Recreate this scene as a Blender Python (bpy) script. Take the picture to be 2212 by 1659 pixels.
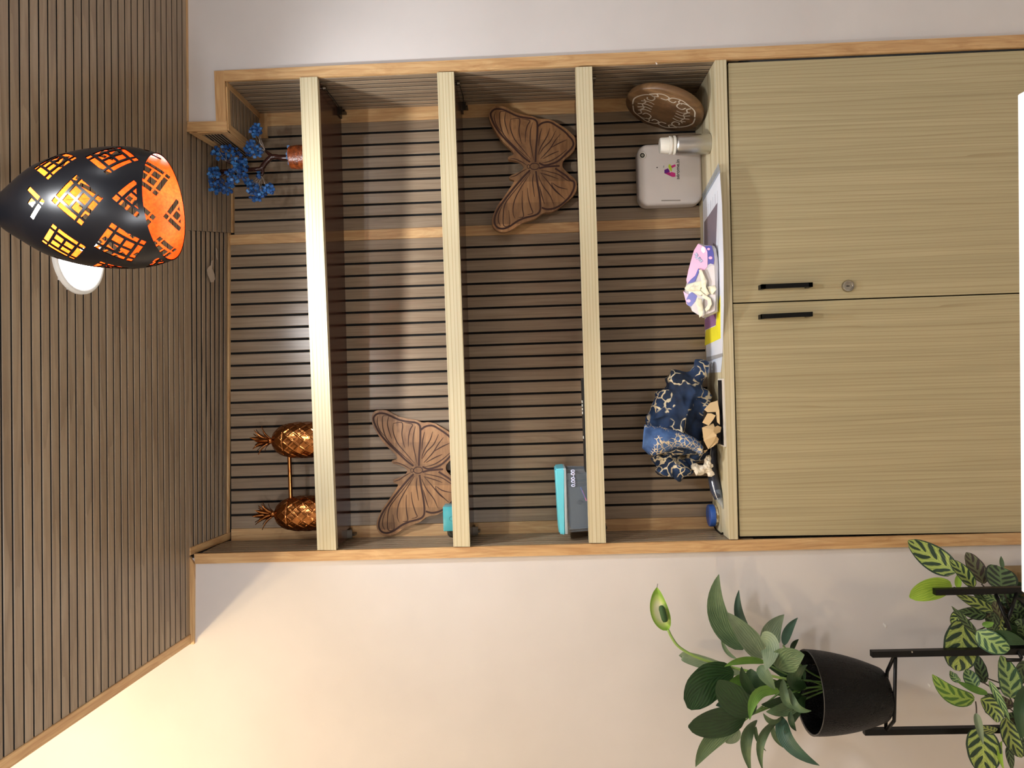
import bpy, bmesh, math, random
from mathutils import Vector, Matrix
from mathutils.geometry import delaunay_2d_cdt
random.seed(7)
S = bpy.context.scene
COL = S.collection
for o in list(bpy.data.objects): bpy.data.objects.remove(o)
V = Vector

# ------------------------------------------------------------------ camera, exposure
H0 = 1.5                                   # camera height above the floor
CAM = V((0, -1.96, H0)); FPX = 1534.0
B = Matrix(((0, 1, 0), (0, 0, -1), (-1, 0, 0)))
RM = Matrix.Rotation(.003485, 3, 'Z') @ Matrix.Rotation(.0275985, 3, 'X') @ Matrix.Rotation(.0313477, 3, 'Y') @ B
cd = bpy.data.cameras.new('camera'); cam = bpy.data.objects.new('camera', cd); COL.objects.link(cam)
cam.matrix_world = Matrix.Translation(CAM) @ RM.to_4x4()
cd.sensor_width = 36; cd.lens = FPX / 2212 * 36; cd.clip_start = .02
S.camera = cam
S.view_settings.view_transform = 'Standard'; S.view_settings.look = 'None'
S.view_settings.exposure = 0.12; S.view_settings.gamma = 1; S.view_settings.use_curve_mapping = False
W = bpy.data.worlds.new('world'); S.world = W; W.use_nodes = True
W.node_tree.nodes['Background'].inputs[0].default_value = (.5, .5, .55, 1)
W.node_tree.nodes['Background'].inputs[1].default_value = .05
DOWN_VISIBLE, DOWN_ROOM, WARM, PENDANT, CEILING_FILL = 62.0, 15.5, 27.0, 120.0, 40.0      # lamp strengths, the last for the added ceiling fill

# ------------------------------------------------------------------ photo pixel -> point on a plane of the room
def ray(px, py): return RM @ V(((px - 1106) / FPX, (829.5 - py) / FPX, -1))
def F(px, py, Y=0.0):
    r = ray(px, py); return CAM + r * ((Y - CAM.y) / r.y)
def hit(px, py, p, n):
    r = ray(px, py); return CAM + r * ((p - CAM).dot(n) / r.dot(n))
def T(px, py, z):
    r = ray(px, py); return CAM + r * ((z - CAM.z) / r.z)
DL, DR = .172, .255                        # niche depth at its left and right side
def depth(x): return DL + (DR - DL) * (x + .452) / 1.312
NP = V((-.452, DL, H0)); NN = V((-(DR - DL), 1.312, 0)).normalized()
def N(px, py, off=0.0): return hit(px, py, NP - NN * off, NN)
def ceil_z(x, y): return H0 + .9588 - .027 * x - .06 * y
CN = V((-.027, -.06, -1)).normalized()

# ------------------------------------------------------------------ materials
def lin(c):
    return tuple((v / 255 / 12.92 if v / 255 <= .04045 else ((v / 255 + .055) / 1.055) ** 2.4) for v in c) + (1,)
class NT:
    def __init__(s, name):
        s.m = bpy.data.materials.new(name); s.m.use_nodes = True; s.t = s.m.node_tree
        s.b = s.t.nodes['Principled BSDF']
    def n(s, k, **kw):
        x = s.t.nodes.new(k)
        for a, v in kw.items(): setattr(x, a, v)
        return x
    def l(s, a, b): s.t.links.new(a, b)
    def math(s, op, a, b=None, c=None):
        x = s.n('ShaderNodeMath', operation=op)
        for i, v in enumerate((a, b, c)):
            if v is None: continue
            if isinstance(v, (int, float)): x.inputs[i].default_value = v
            else: s.l(v, x.inputs[i])
        return x.outputs[0]
    def mix(s, f, a, b, mode='MIX'):
        x = s.n('ShaderNodeMix', data_type='RGBA', blend_type=mode)
        for i, v in ((0, f), (6, a), (7, b)):
            if isinstance(v, (int, float)): x.inputs[i].default_value = v
            elif isinstance(v, tuple): x.inputs[i].default_value = v
            else: s.l(v, x.inputs[i])
        return x.outputs[2]
    def ramp(s, f, stops):
        x = s.n('ShaderNodeValToRGB'); e = x.color_ramp.elements
        while len(e) < len(stops): e.new(.5)
        for i, (p, c) in enumerate(stops): e[i].position = p; e[i].color = c
        s.l(f, x.inputs[0]); return x.outputs[0]
    def coords(s, scale, rnd=0, kind='Object'):
        tc = s.n('ShaderNodeTexCoord'); mp = s.n('ShaderNodeMapping'); mp.inputs['Scale'].default_value = scale
        s.l(tc.outputs[kind], mp.inputs[0])
        if rnd:
            oi = s.n('ShaderNodeObjectInfo'); a = s.n('ShaderNodeVectorMath', operation='SCALE')
            a.inputs[0].default_value = (rnd, rnd * 1.7, rnd * .6); s.l(oi.outputs['Random'], a.inputs['Scale'])
            b = s.n('ShaderNodeVectorMath', operation='ADD'); s.l(mp.outputs[0], b.inputs[0]); s.l(a.outputs[0], b.inputs[1])
            return b.outputs[0]
        return mp.outputs[0]
    def noise(s, vec, scale=1, detail=4, rough=.55, dist=0):
        x = s.n('ShaderNodeTexNoise'); x.inputs['Scale'].default_value = scale; x.inputs['Detail'].default_value = detail
        x.inputs['Roughness'].default_value = rough; x.inputs['Distortion'].default_value = dist
        if vec is not None: s.l(vec, x.inputs['Vector'])
        return x.outputs['Fac']
    def bump(s, h, st, dist=.001):
        x = s.n('ShaderNodeBump'); x.inputs['Strength'].default_value = st; x.inputs['Distance'].default_value = dist
        s.l(h, x.inputs['Height']); s.l(x.outputs[0], s.b.inputs['Normal'])
    def base(s, c):
        if isinstance(c, tuple): s.b.inputs['Base Color'].default_value = c
        else: s.l(c, s.b.inputs['Base Color'])
    def p(s, **kw):
        for k, v in kw.items(): s.b.inputs[k.replace('_', ' ')].default_value = v
        return s
def plain(name, rgb, rough=.5, metal=0, var=.06, **kw):
    t = NT(name); c = lin(rgb)
    f = t.noise(t.coords((9, 9, 9)), 1, 3)
    d = tuple(x * (1 - var * 2) for x in c[:3]) + (1,); e = tuple(min(1, x * (1 + var)) for x in c[:3]) + (1,)
    t.base(t.ramp(f, [(.3, d), (.7, e)]))
    t.p(Roughness=rough, Metallic=metal, **kw); return t.m
def wood(name, stops, axis, fine=60, wide=4, rough=.5, rnd=40, dist=.6, line=None, bump=.1, objvar=0):
    t = NT(name)
    sc = [fine, fine, fine]; sc['XYZ'.index(axis)] = wide
    v = t.coords(tuple(sc), rnd)
    f1 = t.noise(v, 1, 5, .6, dist)
    col = t.ramp(f1, [(p, lin(c)) for p, c in stops])
    sc2 = [fine * 6] * 3; sc2['XYZ'.index(axis)] = wide * 2.5
    f2 = t.noise(t.coords(tuple(sc2), rnd), 1, 2)
    col = t.mix(t.math('MULTIPLY', f2, .35), col, lin(tuple(x * .72 for x in stops[0][1])))
    if line:
        sc3 = [x * line[1] for x in sc]
        w = t.n('ShaderNodeTexWave', bands_direction={'X': 'Z', 'Y': 'X', 'Z': 'X'}[axis], wave_profile='SAW')
        sc3 = [line[1]] * 3; sc3['XYZ'.index(axis)] = line[2]
        t.l(t.coords(tuple(sc3), rnd), w.inputs[0]); w.inputs['Scale'].default_value = 1; w.inputs['Distortion'].default_value = line[3]
        w.inputs['Detail'].default_value = 2; w.inputs['Detail Scale'].default_value = .9
        g = t.ramp(w.outputs['Fac'], [(.0, (0, 0, 0, 1)), (.72, (.1, .1, .1, 1)), (1, (1, 1, 1, 1))])
        col = t.mix(t.math('MULTIPLY', g, line[4]), col, lin(line[0]))
    if objvar:
        oi = t.n('ShaderNodeObjectInfo'); hv = t.n('ShaderNodeHueSaturation')
        t.l(t.math('MULTIPLY_ADD', oi.outputs['Random'], objvar, 1 - objvar / 2), hv.inputs['Value']); t.l(col, hv.inputs['Color']); col = hv.outputs[0]
    t.base(col); t.p(Roughness=rough)
    if bump: t.bump(f2, bump)
    return t.m
SL = [(.2, (122, 102, 82)), (.45, (146, 126, 103)), (.6, (156, 137, 114)), (.85, (168, 150, 128))]
M = {}
for ax in 'XYZ':
    M['slat' + ax] = wood('slat_wood_' + ax.lower(), SL, ax, 55, 3.2, .30, 60, 1.2, ((96, 76, 60), 22, 1.6, 7, .32), .08, .16)
    M['trim' + ax] = wood('trim_wood_' + ax.lower(), [(.25, (178, 134, 88)), (.5, (206, 166, 116)), (.75, (226, 192, 142))], ax, 34, 5, .4, 30, 1.6, ((158, 110, 66), 26, 4, 10, .45), .06)
M['ashX'] = wood('ash_shelf', [(.2, (194, 181, 146)), (.5, (212, 201, 168)), (.8, (222, 213, 184))], 'X', 40, 1.2, .35, 30, .4, ((160, 140, 98), 34, 1.0, 6, .75), .05)
M['ashZ'] = wood('ash_door', [(.2, (166, 153, 118)), (.5, (182, 169, 132)), (.8, (194, 181, 144))], 'Z', 60, 1.0, .4, 30, .5, ((136, 118, 82), 30, 1.1, 11, .55), .05)
M['dark_board'] = wood('dark_laminate', [(.25, (52, 28, 20)), (.6, (78, 44, 32)), (.85, (92, 56, 42))], 'X', 40, 3, .18, 10)
M['black'] = plain('black_backing', (10, 10, 10), .9)
t = NT('wall_paint'); f = t.noise(t.coords((3, 3, 3)), 1, 4)
t.base(t.ramp(f, [(.3, lin((203, 198, 196))), (.7, lin((211, 206, 204)))])); t.p(Roughness=.75)
t.bump(t.noise(t.coords((260, 260, 260)), 1, 2), .12, .0006); M['paint'] = t.m
M['plaster'] = plain('upper_plaster', (225, 215, 200), .8)
M['floor'] = plain('floor_tile', (214, 208, 198), .35)
M['black_metal'] = plain('black_powder_coat', (7, 7, 8), .4, Specular_IOR_Level=.22)
M['white_table'] = plain('white_laminate', (250, 251, 253), .25)
M['steel'] = plain('lock_steel', (170, 165, 155), .25, 1)
M['dull_steel'] = plain('dull_steel', (88, 80, 70), .35, 1)
def emit(name, rgb, st):
    t = NT(name); t.p(Emission_Strength=st); t.b.inputs['Emission Color'].default_value = lin(rgb); t.base(lin(rgb)); return t.m

# ------------------------------------------------------------------ mesh helpers
WL = {}                                    # world location of each thing (children are built relative to it)
def obj(name, bm, mat, parent=None, smooth=False, label=None, kind=None, sharp=None):
    me = bpy.data.meshes.new(name)
    off = WL.get(parent.name, V((0, 0, 0))) if parent else V((0, 0, 0))
    if off.length: bmesh.ops.translate(bm, verts=bm.verts, vec=-off)
    bmesh.ops.recalc_face_normals(bm, faces=bm.faces)
    bm.to_mesh(me); bm.free()
    for m in (mat if isinstance(mat, (list, tuple)) else [mat]): me.materials.append(m)
    if smooth:
        for p in me.polygons: p.use_smooth = True
        if sharp: me.set_sharp_from_angle(angle=math.radians(sharp))
    o = bpy.data.objects.new(name, me); COL.objects.link(o)
    if parent: o.parent = parent; WL[o.name] = off.copy()
    else: WL[o.name] = V((0, 0, 0))
    if label: o['label'] = label
    if kind: o['kind'] = kind
    return o
def recenter(o, loc):                      # give a one-mesh thing an origin at its base
    loc = V(loc); o.data.transform(Matrix.Translation(-loc)); o.location = loc; WL[o.name] = loc.copy(); return o
def tag(o, label, cat, group=None):
    o['label'] = label; o['category'] = cat
    if group: o['group'] = group
    return o
def thing(name, label, cat, loc, group=None):
    o = bpy.data.objects.new(name, None); COL.objects.link(o); o.location = loc; o.empty_display_size = .05
    WL[o.name] = V(loc); return tag(o, label, cat, group)
def struct(name, bm, mat, label=None, parent=None, smooth=False):
    o = obj(name, bm, mat, parent, smooth); o['kind'] = 'structure'
    if label: o['label'] = label
    return o
def NB(): return bmesh.new()
def poly(bm, pts, mi=0):
    f = bm.faces.new([bm.verts.new(p) for p in pts]); f.material_index = mi; return f
def hexa(bm, a, b, mi=0):
    """box between quad a (4 pts) and quad b (4 pts)"""
    va = [bm.verts.new(p) for p in a]; vb = [bm.verts.new(p) for p in b]
    fs = [bm.faces.new(va[::-1]), bm.faces.new(vb)]
    n = len(va)
    for i in range(n): fs.append(bm.faces.new((va[i], va[(i + 1) % n], vb[(i + 1) % n], vb[i])))
    for f in fs: f.material_index = mi
    return fs
def box(bm, x0, x1, y0, y1, z0, z1):
    return hexa(bm, [V((x0, y0, z0)), V((x1, y0, z0)), V((x1, y1, z0)), V((x0, y1, z0))],
                [V((x0, y0, z1)), V((x1, y0, z1)), V((x1, y1, z1)), V((x0, y1, z1))])
def prism(bm, pts, d):
    return hexa(bm, [V(p) for p in pts], [V(p) + V(d) for p in pts])
def bev(bm, w, seg=2):
    bmesh.ops.bevel(bm, geom=[e for e in bm.edges if len(e.link_faces) == 2 and e.calc_face_angle(0) > .3], offset=w, segments=seg, affect='EDGES', profile=.5)
    return bm
def bar(bm, p0, p1, wv, n, w, t, c=0):
    """slat from p0 to p1 (centre line on the backing), width along wv, thickness along n, chamfer c"""
    prof = [(-w / 2, 0), (-w / 2, t - c), (-w / 2 + c, t), (w / 2 - c, t), (w / 2, t - c), (w / 2, 0)] if c else [(-w / 2, 0), (-w / 2, t), (w / 2, t), (w / 2, 0)]
    hexa(bm, [p0 + wv * a + n * b for a, b in prof], [p1 + wv * a + n * b for a, b in prof])
def slat(parent, p0, p1, wv, n, w, t, mat, c=.0012, name='slat'):
    bm = NB(); bar(bm, V(p0), V(p1), wv, n, w, t, c)
    if name == 'slat':                     # the flanks of a slat are as black as the groove
        for f in bm.faces:
            f.normal_update()
            if abs(f.normal.dot(wv)) > .9: f.material_index = 1
        mat = [mat, M['black']]
    return obj(name, bm, mat, parent)
def tube(bm, pts, r, seg=8, cap=True):
    pts = [V(p) for p in pts]; rs = r if isinstance(r, (list, tuple)) else [r] * len(pts)
    rings = []; up = None
    for i, p in enumerate(pts):
        t = (pts[min(i + 1, len(pts) - 1)] - pts[max(i - 1, 0)]).normalized()
        if up is None:
            up = t.orthogonal().normalized()
        up = (up - t * up.dot(t))
        up = up.normalized() if up.length > 1e-6 else t.orthogonal().normalized()
        s = t.cross(up)
        rings.append([bm.verts.new(p + (up * math.cos(a) + s * math.sin(a)) * rs[i]) for a in [2 * math.pi * k / seg for k in range(seg)]])
    for a, b in zip(rings, rings[1:]):
        for k in range(seg): bm.faces.new((a[k], a[(k + 1) % seg], b[(k + 1) % seg], b[k]))
    if cap:
        bm.faces.new(rings[0][::-1]); bm.faces.new(rings[-1])
    return bm
def lathe(bm, prof, c, axis=V((0, 0, 1)), seg=40, fn=None, ref=None):
    """prof: list of (r, h) along axis from point c"""
    axis = axis.normalized(); u = (ref or axis.orthogonal()).normalized(); u = (u - axis * u.dot(axis)).normalized(); w = axis.cross(u)
    rings = []
    for r, h in prof:
        if r < 1e-6: rings.append([bm.verts.new(c + axis * h)]); continue
        ring = []
        for k in range(seg):
            a = 2 * math.pi * k / seg; rr = r + (fn(a, h, r) if fn else 0)
            ring.append(bm.verts.new(c + axis * h + (u * math.cos(a) + w * math.sin(a)) * rr))
        rings.append(ring)
    for a, b in zip(rings, rings[1:]):
        for k in range(seg):
            q = (k + 1) % seg
            if len(a) == 1 and len(b) == 1: continue
            if len(a) == 1: bm.faces.new((a[0], b[q], b[k]))
            elif len(b) == 1: bm.faces.new((a[k], a[q], b[0]))
            else: bm.faces.new((a[k], a[q], b[q], b[k]))
    return bm
def spline(pts, n=6):
    """Catmull-Rom through the points"""
    P = [V(p) for p in pts]; P = [P[0] * 2 - P[1]] + P + [P[-1] * 2 - P[-2]]; out = []
    for i in range(1, len(P) - 2):
        for k in range(n):
            t = k / n; a, b, c, d = P[i - 1:i + 3]
            out.append(.5 * ((2 * b) + (c - a) * t + (2 * a - 5 * b + 4 * c - d) * t * t + (3 * b - a - 3 * c + d) * t ** 3))
    out.append(P[-2]); return out
def ribbon(bm, pts, w, n, taper=True):
    """flat line of width w through 3-D points lying on a plane with normal n"""
    L = []
    for i, p in enumerate(pts):
        t = (pts[min(i + 1, len(pts) - 1)] - pts[max(i - 1, 0)]).normalized(); s = t.cross(n).normalized()
        ww = w * (.35 + .65 * math.sin(math.pi * min(1, max(0, i / (len(pts) - 1)))) if taper else 1) / 2
        L.append((bm.verts.new(p - s * ww), bm.verts.new(p + s * ww)))
    for a, b in zip(L, L[1:]): bm.faces.new((a[0], a[1], b[1], b[0]))
def text_bm(s, size, o, r, u, ext=.0003, align='CENTER', bold=0, shear=0):
    cu = bpy.data.curves.new('t', 'FONT'); cu.body = s; cu.size = size; cu.extrude = 0; cu.align_x = align; cu.align_y = 'CENTER'
    cu.offset = bold; cu.shear = shear; cu.resolution_u = 4
    ob = bpy.data.objects.new('t', cu); COL.objects.link(ob)
    me = bpy.data.meshes.new_from_object(ob.evaluated_get(bpy.context.evaluated_depsgraph_get()))
    bpy.data.objects.remove(ob); bpy.data.curves.remove(cu)
    bm = NB(); bm.from_mesh(me); bpy.data.meshes.remove(me)
    n = r.cross(u).normalized()
    for v in bm.verts: v.co = o + r * v.co.x + u * v.co.y
    g = bmesh.ops.extrude_face_region(bm, geom=bm.faces[:])
    for v in [x for x in g['geom'] if isinstance(x, bmesh.types.BMVert)]: v.co += n * ext
    return bm
X, Y_, Z = V((1, 0, 0)), V((0, 1, 0)), V((0, 0, 1))

# ------------------------------------------------------------------ the room shell
XL, XR = -2.4, 2.0; YB = -3.6; ZU = 3.12
bm = NB(); box(bm, XL, XR, YB, .5, -.05, 0); struct('floor', bm, M['floor'], 'plain floor of the room')
bm = NB()
oL = -.468; oR = .876; bx = F(404, 272).x; bz = F(476, 215).z            # rough opening under the trims
WY0, WY1 = .008, .30
def wallbox(x0, x1, z0, z1): box(bm, x0, x1, WY0, WY1, z0, z1)
wallbox(XL, oL, 0, ZU); wallbox(oR, XR, 0, ZU); wallbox(bx, oR, bz, ZU)
wallbox(oL, bx, ceil_z(0, 0) + .06, ZU)
wall = struct('wall_front', bm, M['paint'], 'pinkish white painted wall around the niche')
bm = NB(); box(bm, XL - .1, XL, YB, .3, 0, ZU); struct('wall_left', bm, M['paint'])
bm = NB(); box(bm, XR, XR + .1, YB, .3, 0, ZU); struct('wall_right', bm, M['paint'])
bm = NB(); box(bm, XL, XR, YB - .1, YB, 0, ZU); struct('wall_back', bm, M['paint'])
# slatted false ceiling, its left edge open to a higher ceiling
CX0 = -.705
bm = NB()
q = [(CX0, YB), (XR, YB), (XR, WY0), (CX0, WY0)]
hexa(bm, [V((x, y, ceil_z(x, y) + .006)) for x, y in q], [V((x, y, ceil_z(x, y) + .06)) for x, y in q])
ceiling = struct('ceiling', bm, M['black'], 'slatted wooden false ceiling with black grooves')
bm = NB(); box(bm, XL, XR, YB, .3, ZU, ZU + .05); struct('ceiling_upper', bm, M['plaster'], 'plain upper ceiling above the cove')
def cpt(x, y, o=0): return V((x, y, ceil_z(x, y) + .006 - o))
y = .004; CW = V((0, 1, -.06)).normalized()
k = 0
while y > -2.3:
    pitch = .02515
    yc = y - pitch / 2
    slat(ceiling, cpt(CX0 + .027, yc), cpt(XR, yc + .001), CW, CN, pitch - .0038, .006, M['slatX'])
    y -= pitch; k += 1
bm = NB(); e0, e1 = [cpt(CX0 + .0135, yy) for yy in (0, -2.3)]
bar(bm, e0, e1, V((1, 0, -.027)).normalized(), CN, .027, .009, .0015); obj('edge_strip', bm, M['trimY'], ceiling)

# niche: back wall, side walls, own piece of ceiling
SK = {}
z0n = F(1600, 700).z - .02; z1n = H0 + 1.0
bm = NB(); a = V((-.50, depth(-.5), 0)); b = V((.95, depth(.95), 0))
hexa(bm, [a + Z * z0n, b + Z * z0n, b + Z * z0n + Y_ * .05, a + Z * z0n + Y_ * .05], [a + Z * z1n, b + Z * z1n, b + Z * z1n + Y_ * .05, a + Z * z1n + Y_ * .05])
nback = struct('wall_niche_back', bm, M['black'], 'vertical walnut slats on the back of the niche')
TH = .007; Bn = -NN; Bw = V((1.312, DR - DL, 0)).normalized()
def back_col(u0, u1, za, zb, mat, t=TH, name='slat', c=.0012):
    # u0,u1: distance along the back wall from its left corner
    o = V((-.452, DL, 0)); pc = o + Bw * ((u0 + u1) / 2)
    return slat(nback, pc + Z * za, pc + Z * zb, Bw, Bn, u1 - u0, t, mat, c, name)
def ub(px, py): return (N(px, py) - V((-.452, DL, 0))).dot(Bw)
zb0 = N(1520, 640).z - .03
zt = lambda u: N(503, 1145).z - .006
uL0, uL1 = ub(1040, 1151), ub(1040, 1128)
uC1, uC0 = ub(1000, 490), ub(1000, 512)
uR0, uR1 = ub(932, 260), ub(932, 239.9)
utop = ub(932, 215)
zTop = N(500, 800).z; zTopR = N(508, 420).z; zBoxB = F(488, 215).z + .009
back_col(-.02, uL1, zb0, zTop, M['trimZ'], .009, 'trim_strip', .001)
back_col(uC0, uC1, zb0, zTop, M['trimZ'], .009, 'trim_strip', .001)
back_col(uR0, uR1 + .02, zb0, zBoxB, M['trimZ'], .009, 'trim_strip', .001)
GW = .0064
nL = 23; pL = (uC0 - uL1) / nL
for i in range(nL):
    back_col(uL1 + i * pL + GW * (i > 0) , uL1 + (i + 1) * pL, zb0, zTop, M['slatZ'])
nR = 9; pR = (uR0 - uC1) / nR
uBox = ub(640, 318)
for i in range(nR):
    u0, u1 = uC1 + i * pR + GW * (i > 0), uC1 + (i + 1) * pR
    back_col(u0, u1, zb0, zTopR if u1 < uBox + .03 else zBoxB, M['slatZ'])
# niche ceiling in two panels, split by the seam
bm = NB()
P1 = [F(411, 1200), F(404.3, 497), N(499.5, 503), N(497, 1166)]
P2 = [F(404.3, 497), F(402.5, 268), N(507, 285), N(507, 503)]
for P in (P1, P2):
    P = [p + Z * .0075 for p in P]
    hexa(bm, P, [p + Z * .03 for p in P])
nceil = struct('ceiling_niche', bm, M['black'], 'slatted ceiling inside the niche')
for (P, xs) in ((P1, 0), (P2, 1)):
    A0, B0, B1, A1 = [p + Z * .0075 for p in P]
    ex = (B0 - A0).normalized()
    if xs == 0: A0 = A0 + ex * .022; A1 = A1 + ex * .024; B0 = B0 - ex * .001; B1 = B1 - ex * .001
    n = 9; endt = .94
    for i in range(n):
        t0, t1 = i / n * endt, (i + 1) / n * endt; tm = (t0 + t1) / 2
        p0 = A0.lerp(A1, tm); p1 = B0.lerp(B1, tm); wv = (A1 - A0).normalized(); w = (A1 - A0).length * (t1 - t0)
        nn = ex.cross(wv).normalized(); nn = nn if nn.z < 0 else -nn
        slat(nceil, p0, p1, wv, nn, w - .0038, .006, M['slatX'])
    p0, p1 = A0.lerp(A1, .968), B0.lerp(B1, .968); wv = (A1 - A0).normalized()
    slat(nceil, p0, p1, wv, nn, (A1 - A0).length * .064, .009, M['trimX'], .001, 'trim_strip')
A0, B0, B1, A1 = [p + Z * .0075 for p in P1]; ex = (B0 - A0).normalized()
slat(nceil, A0 + ex * .011, A1 + ex * .012, ex, V((0, 0, -1)), .022, .009, M['trimY'], .001, 'trim_strip')
# side walls
def side(name, x0, y1, xb, yb, top_pts, sgn, lab):
    bm = NB(); t = .02
    zc = z1n
    q0 = [V((x0, .002, z0n)), V((xb, yb, z0n)), V((xb + sgn * t, yb, z0n)), V((x0 + sgn * t, .002, z0n))]
    hexa(bm, q0, [p + Z * (top_pts - z0n) for p in q0])
    w = struct(name, bm, M['black'], lab)
    a, b = V((x0, .010, 0)), V((xb, yb - .004, 0)); d = (b - a); L = d.length; d.normalize(); nrm = V((-sgn, 0, 0)); nrm = (nrm - d * nrm.dot(d)).normalized()
    n = round(L / .0255); p = L / n
    for i in range(n):
        c = a + d * (p * (i + .5)); slat(w, c + Z * z0n, c + Z * (top_pts - .001), d, nrm, p - .0055, .006, M['slatZ'])
    return w
side('wall_niche_left', -.459, 0, -.461, depth(-.46), N(497, 1166).z + .01, -1, 'vertical slats on the left cheek of the niche')
side('wall_niche_right', .868, 0, .870, depth(.87), F(490, 215).z, 1, 'vertical slats on the right cheek of the niche')
# bulkhead (boxed beam) in the upper right corner of the niche
bzz = F(488, 215).z; bxx = F(450, 283).x
bm = NB(); yb = depth(.8)
box(bm, bxx + .006, oR + .02, .012, yb + .01, bzz + .006, ceil_z(.8, 0) + .05)
bulk = struct('wall_bulkhead', bm, M['black'], 'boxed beam with slats in the upper right corner of the niche')
y0, y1 = .022, depth(.86) - .001
n = 9; p = (y1 - y0) / n
for i in range(n):                         # underside slats run along X
    yc = y0 + p * (i + .5); slat(bulk, V((bxx + .022, yc, bzz + .006)), V((.866, yc, bzz + .006)), Y_, -Z, p - .0046, .006, M['slatX'])
for i in range(7):                         # left face slats run along X direction of depth
    zc = bzz + .022 + (ceil_z(bxx, .1) - bzz - .045) * (i + .5) / 7
    slat(bulk, V((bxx + .006, .022, zc)), V((bxx + .006, y1, zc)), Z, -X, (ceil_z(bxx, .1) - bzz - .045) / 7 - .0042, .006, M['slatY'])
def strip(parent, p0, p1, wv, n, w, t, mat): return slat(parent, p0, p1, wv, n, w, t, mat, .001, 'trim_strip')
strip(bulk, V((bxx + .011, .004, bzz + .006)), V((bxx + .011, y1, bzz + .006)), X, -Z, .022, .009, M['trimY'])
strip(bulk, V((bxx + .006, .004, bzz + .011)), V((bxx + .006, y1, bzz + .011)), Z, -X, .022, .009, M['trimY'])
strip(bulk, V((.857, .004, bzz + .006)), V((.857, depth(.86), bzz + .006)), X, -Z, .018, .009, M['trimY'])
strip(bulk, V((bxx + .006, .004, ceil_z(bxx, 0) - .016)), V((bxx + .006, y1, ceil_z(bxx, .2) - .03)), Z, -X, .022, .009, M['trimY'])
strip(bulk, V((bxx, .013, bzz + .006)), V((.868, .013, bzz + .006)), Y_, -Z, .018, .0085, M['trimX'])
strip(bulk, V((bxx + .006, .013, bzz)), V((bxx + .006, .013, ceil_z(bxx, 0) - .01)), Y_, -X, .018, .0085, M['trimZ'])
back_col(uBox + .03, utop + .05, N(580, 300).z, zBoxB, M['trimX'], .0095, 'trim_strip', .001)
# trims on the wall face
def trim(n, pts, mat, th=.010, y=-.001):
    bm = NB(); prism(bm, [F(*p, y) for p in pts], (0, th, 0)); bev(bm, .0012, 1)
    return struct('trim_%d' % n, bm, mat)
trim(1, [(421, 1218.3), (419, 1196.8), (2300, 1149), (2300, 1174)], M['trimZ'])
trim(2, [(484, 152), (484.5, 174.4), (2300, 97.6), (2300, 70.4)], M['trimZ'])
trim(3, [(462.3, 153.2), (466.5, 262), (489.6, 261), (484, 152.5)], M['trimX'])
trim(4, [(404.5, 263), (403.5, 284), (490, 282.5), (490, 261.3)], M['trimZ'])
trim(5, [(394, 0 - 60), (402.5, -60), (404.5, 262), (396, 262)], M['trimX'], .010)
trim(6, [(409, 1203), (419.3, 1218), (418.5, 1392), (409, 1392)], M['trimX'], .010)
for (px, py, r) in ((1911, 1350, .006), (2007, 1480, .005), (1418, 137, .003)):   # small chips of paint
    c = F(px, py, .0078 if py > 500 else -.0015); bm = NB()
    poly(bm, [c + X * (r * math.cos(a) * (1 + .4 * math.sin(3 * a))) + Z * (r * .6 * math.sin(a) + r * .5 * math.cos(a)) for a in [i * .7 for i in range(9)]])
    g = bmesh.ops.extrude_face_region(bm, geom=bm.faces[:]); bmesh.ops.translate(bm, vec=(0, -.0006, 0), verts=[v for v in g['geom'] if isinstance(v, bmesh.types.BMVert)])
    obj('paint_chip', bm, plain('chip_white', (232, 230, 226), .7), wall)
# patch of torn laminate on the ceiling in the niche
bm = NB(); A0, B0, B1, A1 = P1
def cniche(px, py):
    n = (B0 - A0).cross(A1 - A0).normalized(); return hit(px, py, A0 + Z * .0008, n)
torn = [(460, 562), (458, 580), (463, 592), (464, 603), (461, 609), (455, 610), (453, 603), (449, 594), (447, 583), (450, 577), (455, 573), (456, 563)]
prism(bm, [cniche(*p) for p in torn], (0, 0, -.0006))
prism(bm, [cniche(*p) for p in [(466, 535), (469, 540), (470, 562), (468, 560)]], (0, 0, -.0006))
obj('torn_patch', bm, plain('torn_paper', (176, 158, 138), .9, 0, .15), nceil)
# ------------------------------------------------------------------ downlights and warm lamps
def downlight(x, y, st, label, rgb=(252, 252, 255), r=.068):
    c = cpt(x, y, .006); t_ = thing('downlight', label, 'ceiling light', c, None)
    bm = NB(); lathe(bm, [(r, .004), (r + .002, .008), (r + .007, .009), (r + .011, .006), (r + .011, -.004)], c, CN, 48); obj('rim', bm, plain('lamp_rim', (235, 235, 230), .4), t_, True)
    bm = NB(); lathe(bm, [(0, .0065), (r * .6, .0062), (r + .0015, .005)], c, CN, 48); obj('diffuser', bm, emit('lamp_white', rgb, 14), t_, True)
    l = bpy.data.lights.new('downlight_beam', 'SPOT'); l.energy = st; l.color = (.97, .985, 1); l.spot_size = math.radians(150); l.spot_blend = .55; l.shadow_soft_size = .05
    o = bpy.data.objects.new('downlight_beam', l); COL.objects.link(o); o.location = c + CN * .016
dl = hit(168, 557, V((0, 0, ceil_z(0, 0))), V((.027, .06, 1)))
downlight(dl.x, dl.y, DOWN_VISIBLE, 'glowing round white downlight in the slatted ceiling beside the pendant lamp')
def room_lamp(x, y, z, power, rgb, size, name, rot=(0, 0, 0), shape='DISK'):
    l = bpy.data.lights.new(name, 'AREA'); l.shape = shape; l.size = size; l.energy = power; l.color = rgb
    o = bpy.data.objects.new(name, l); COL.objects.link(o); o.location = (x, y, z); o.rotation_euler = rot; return o
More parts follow.
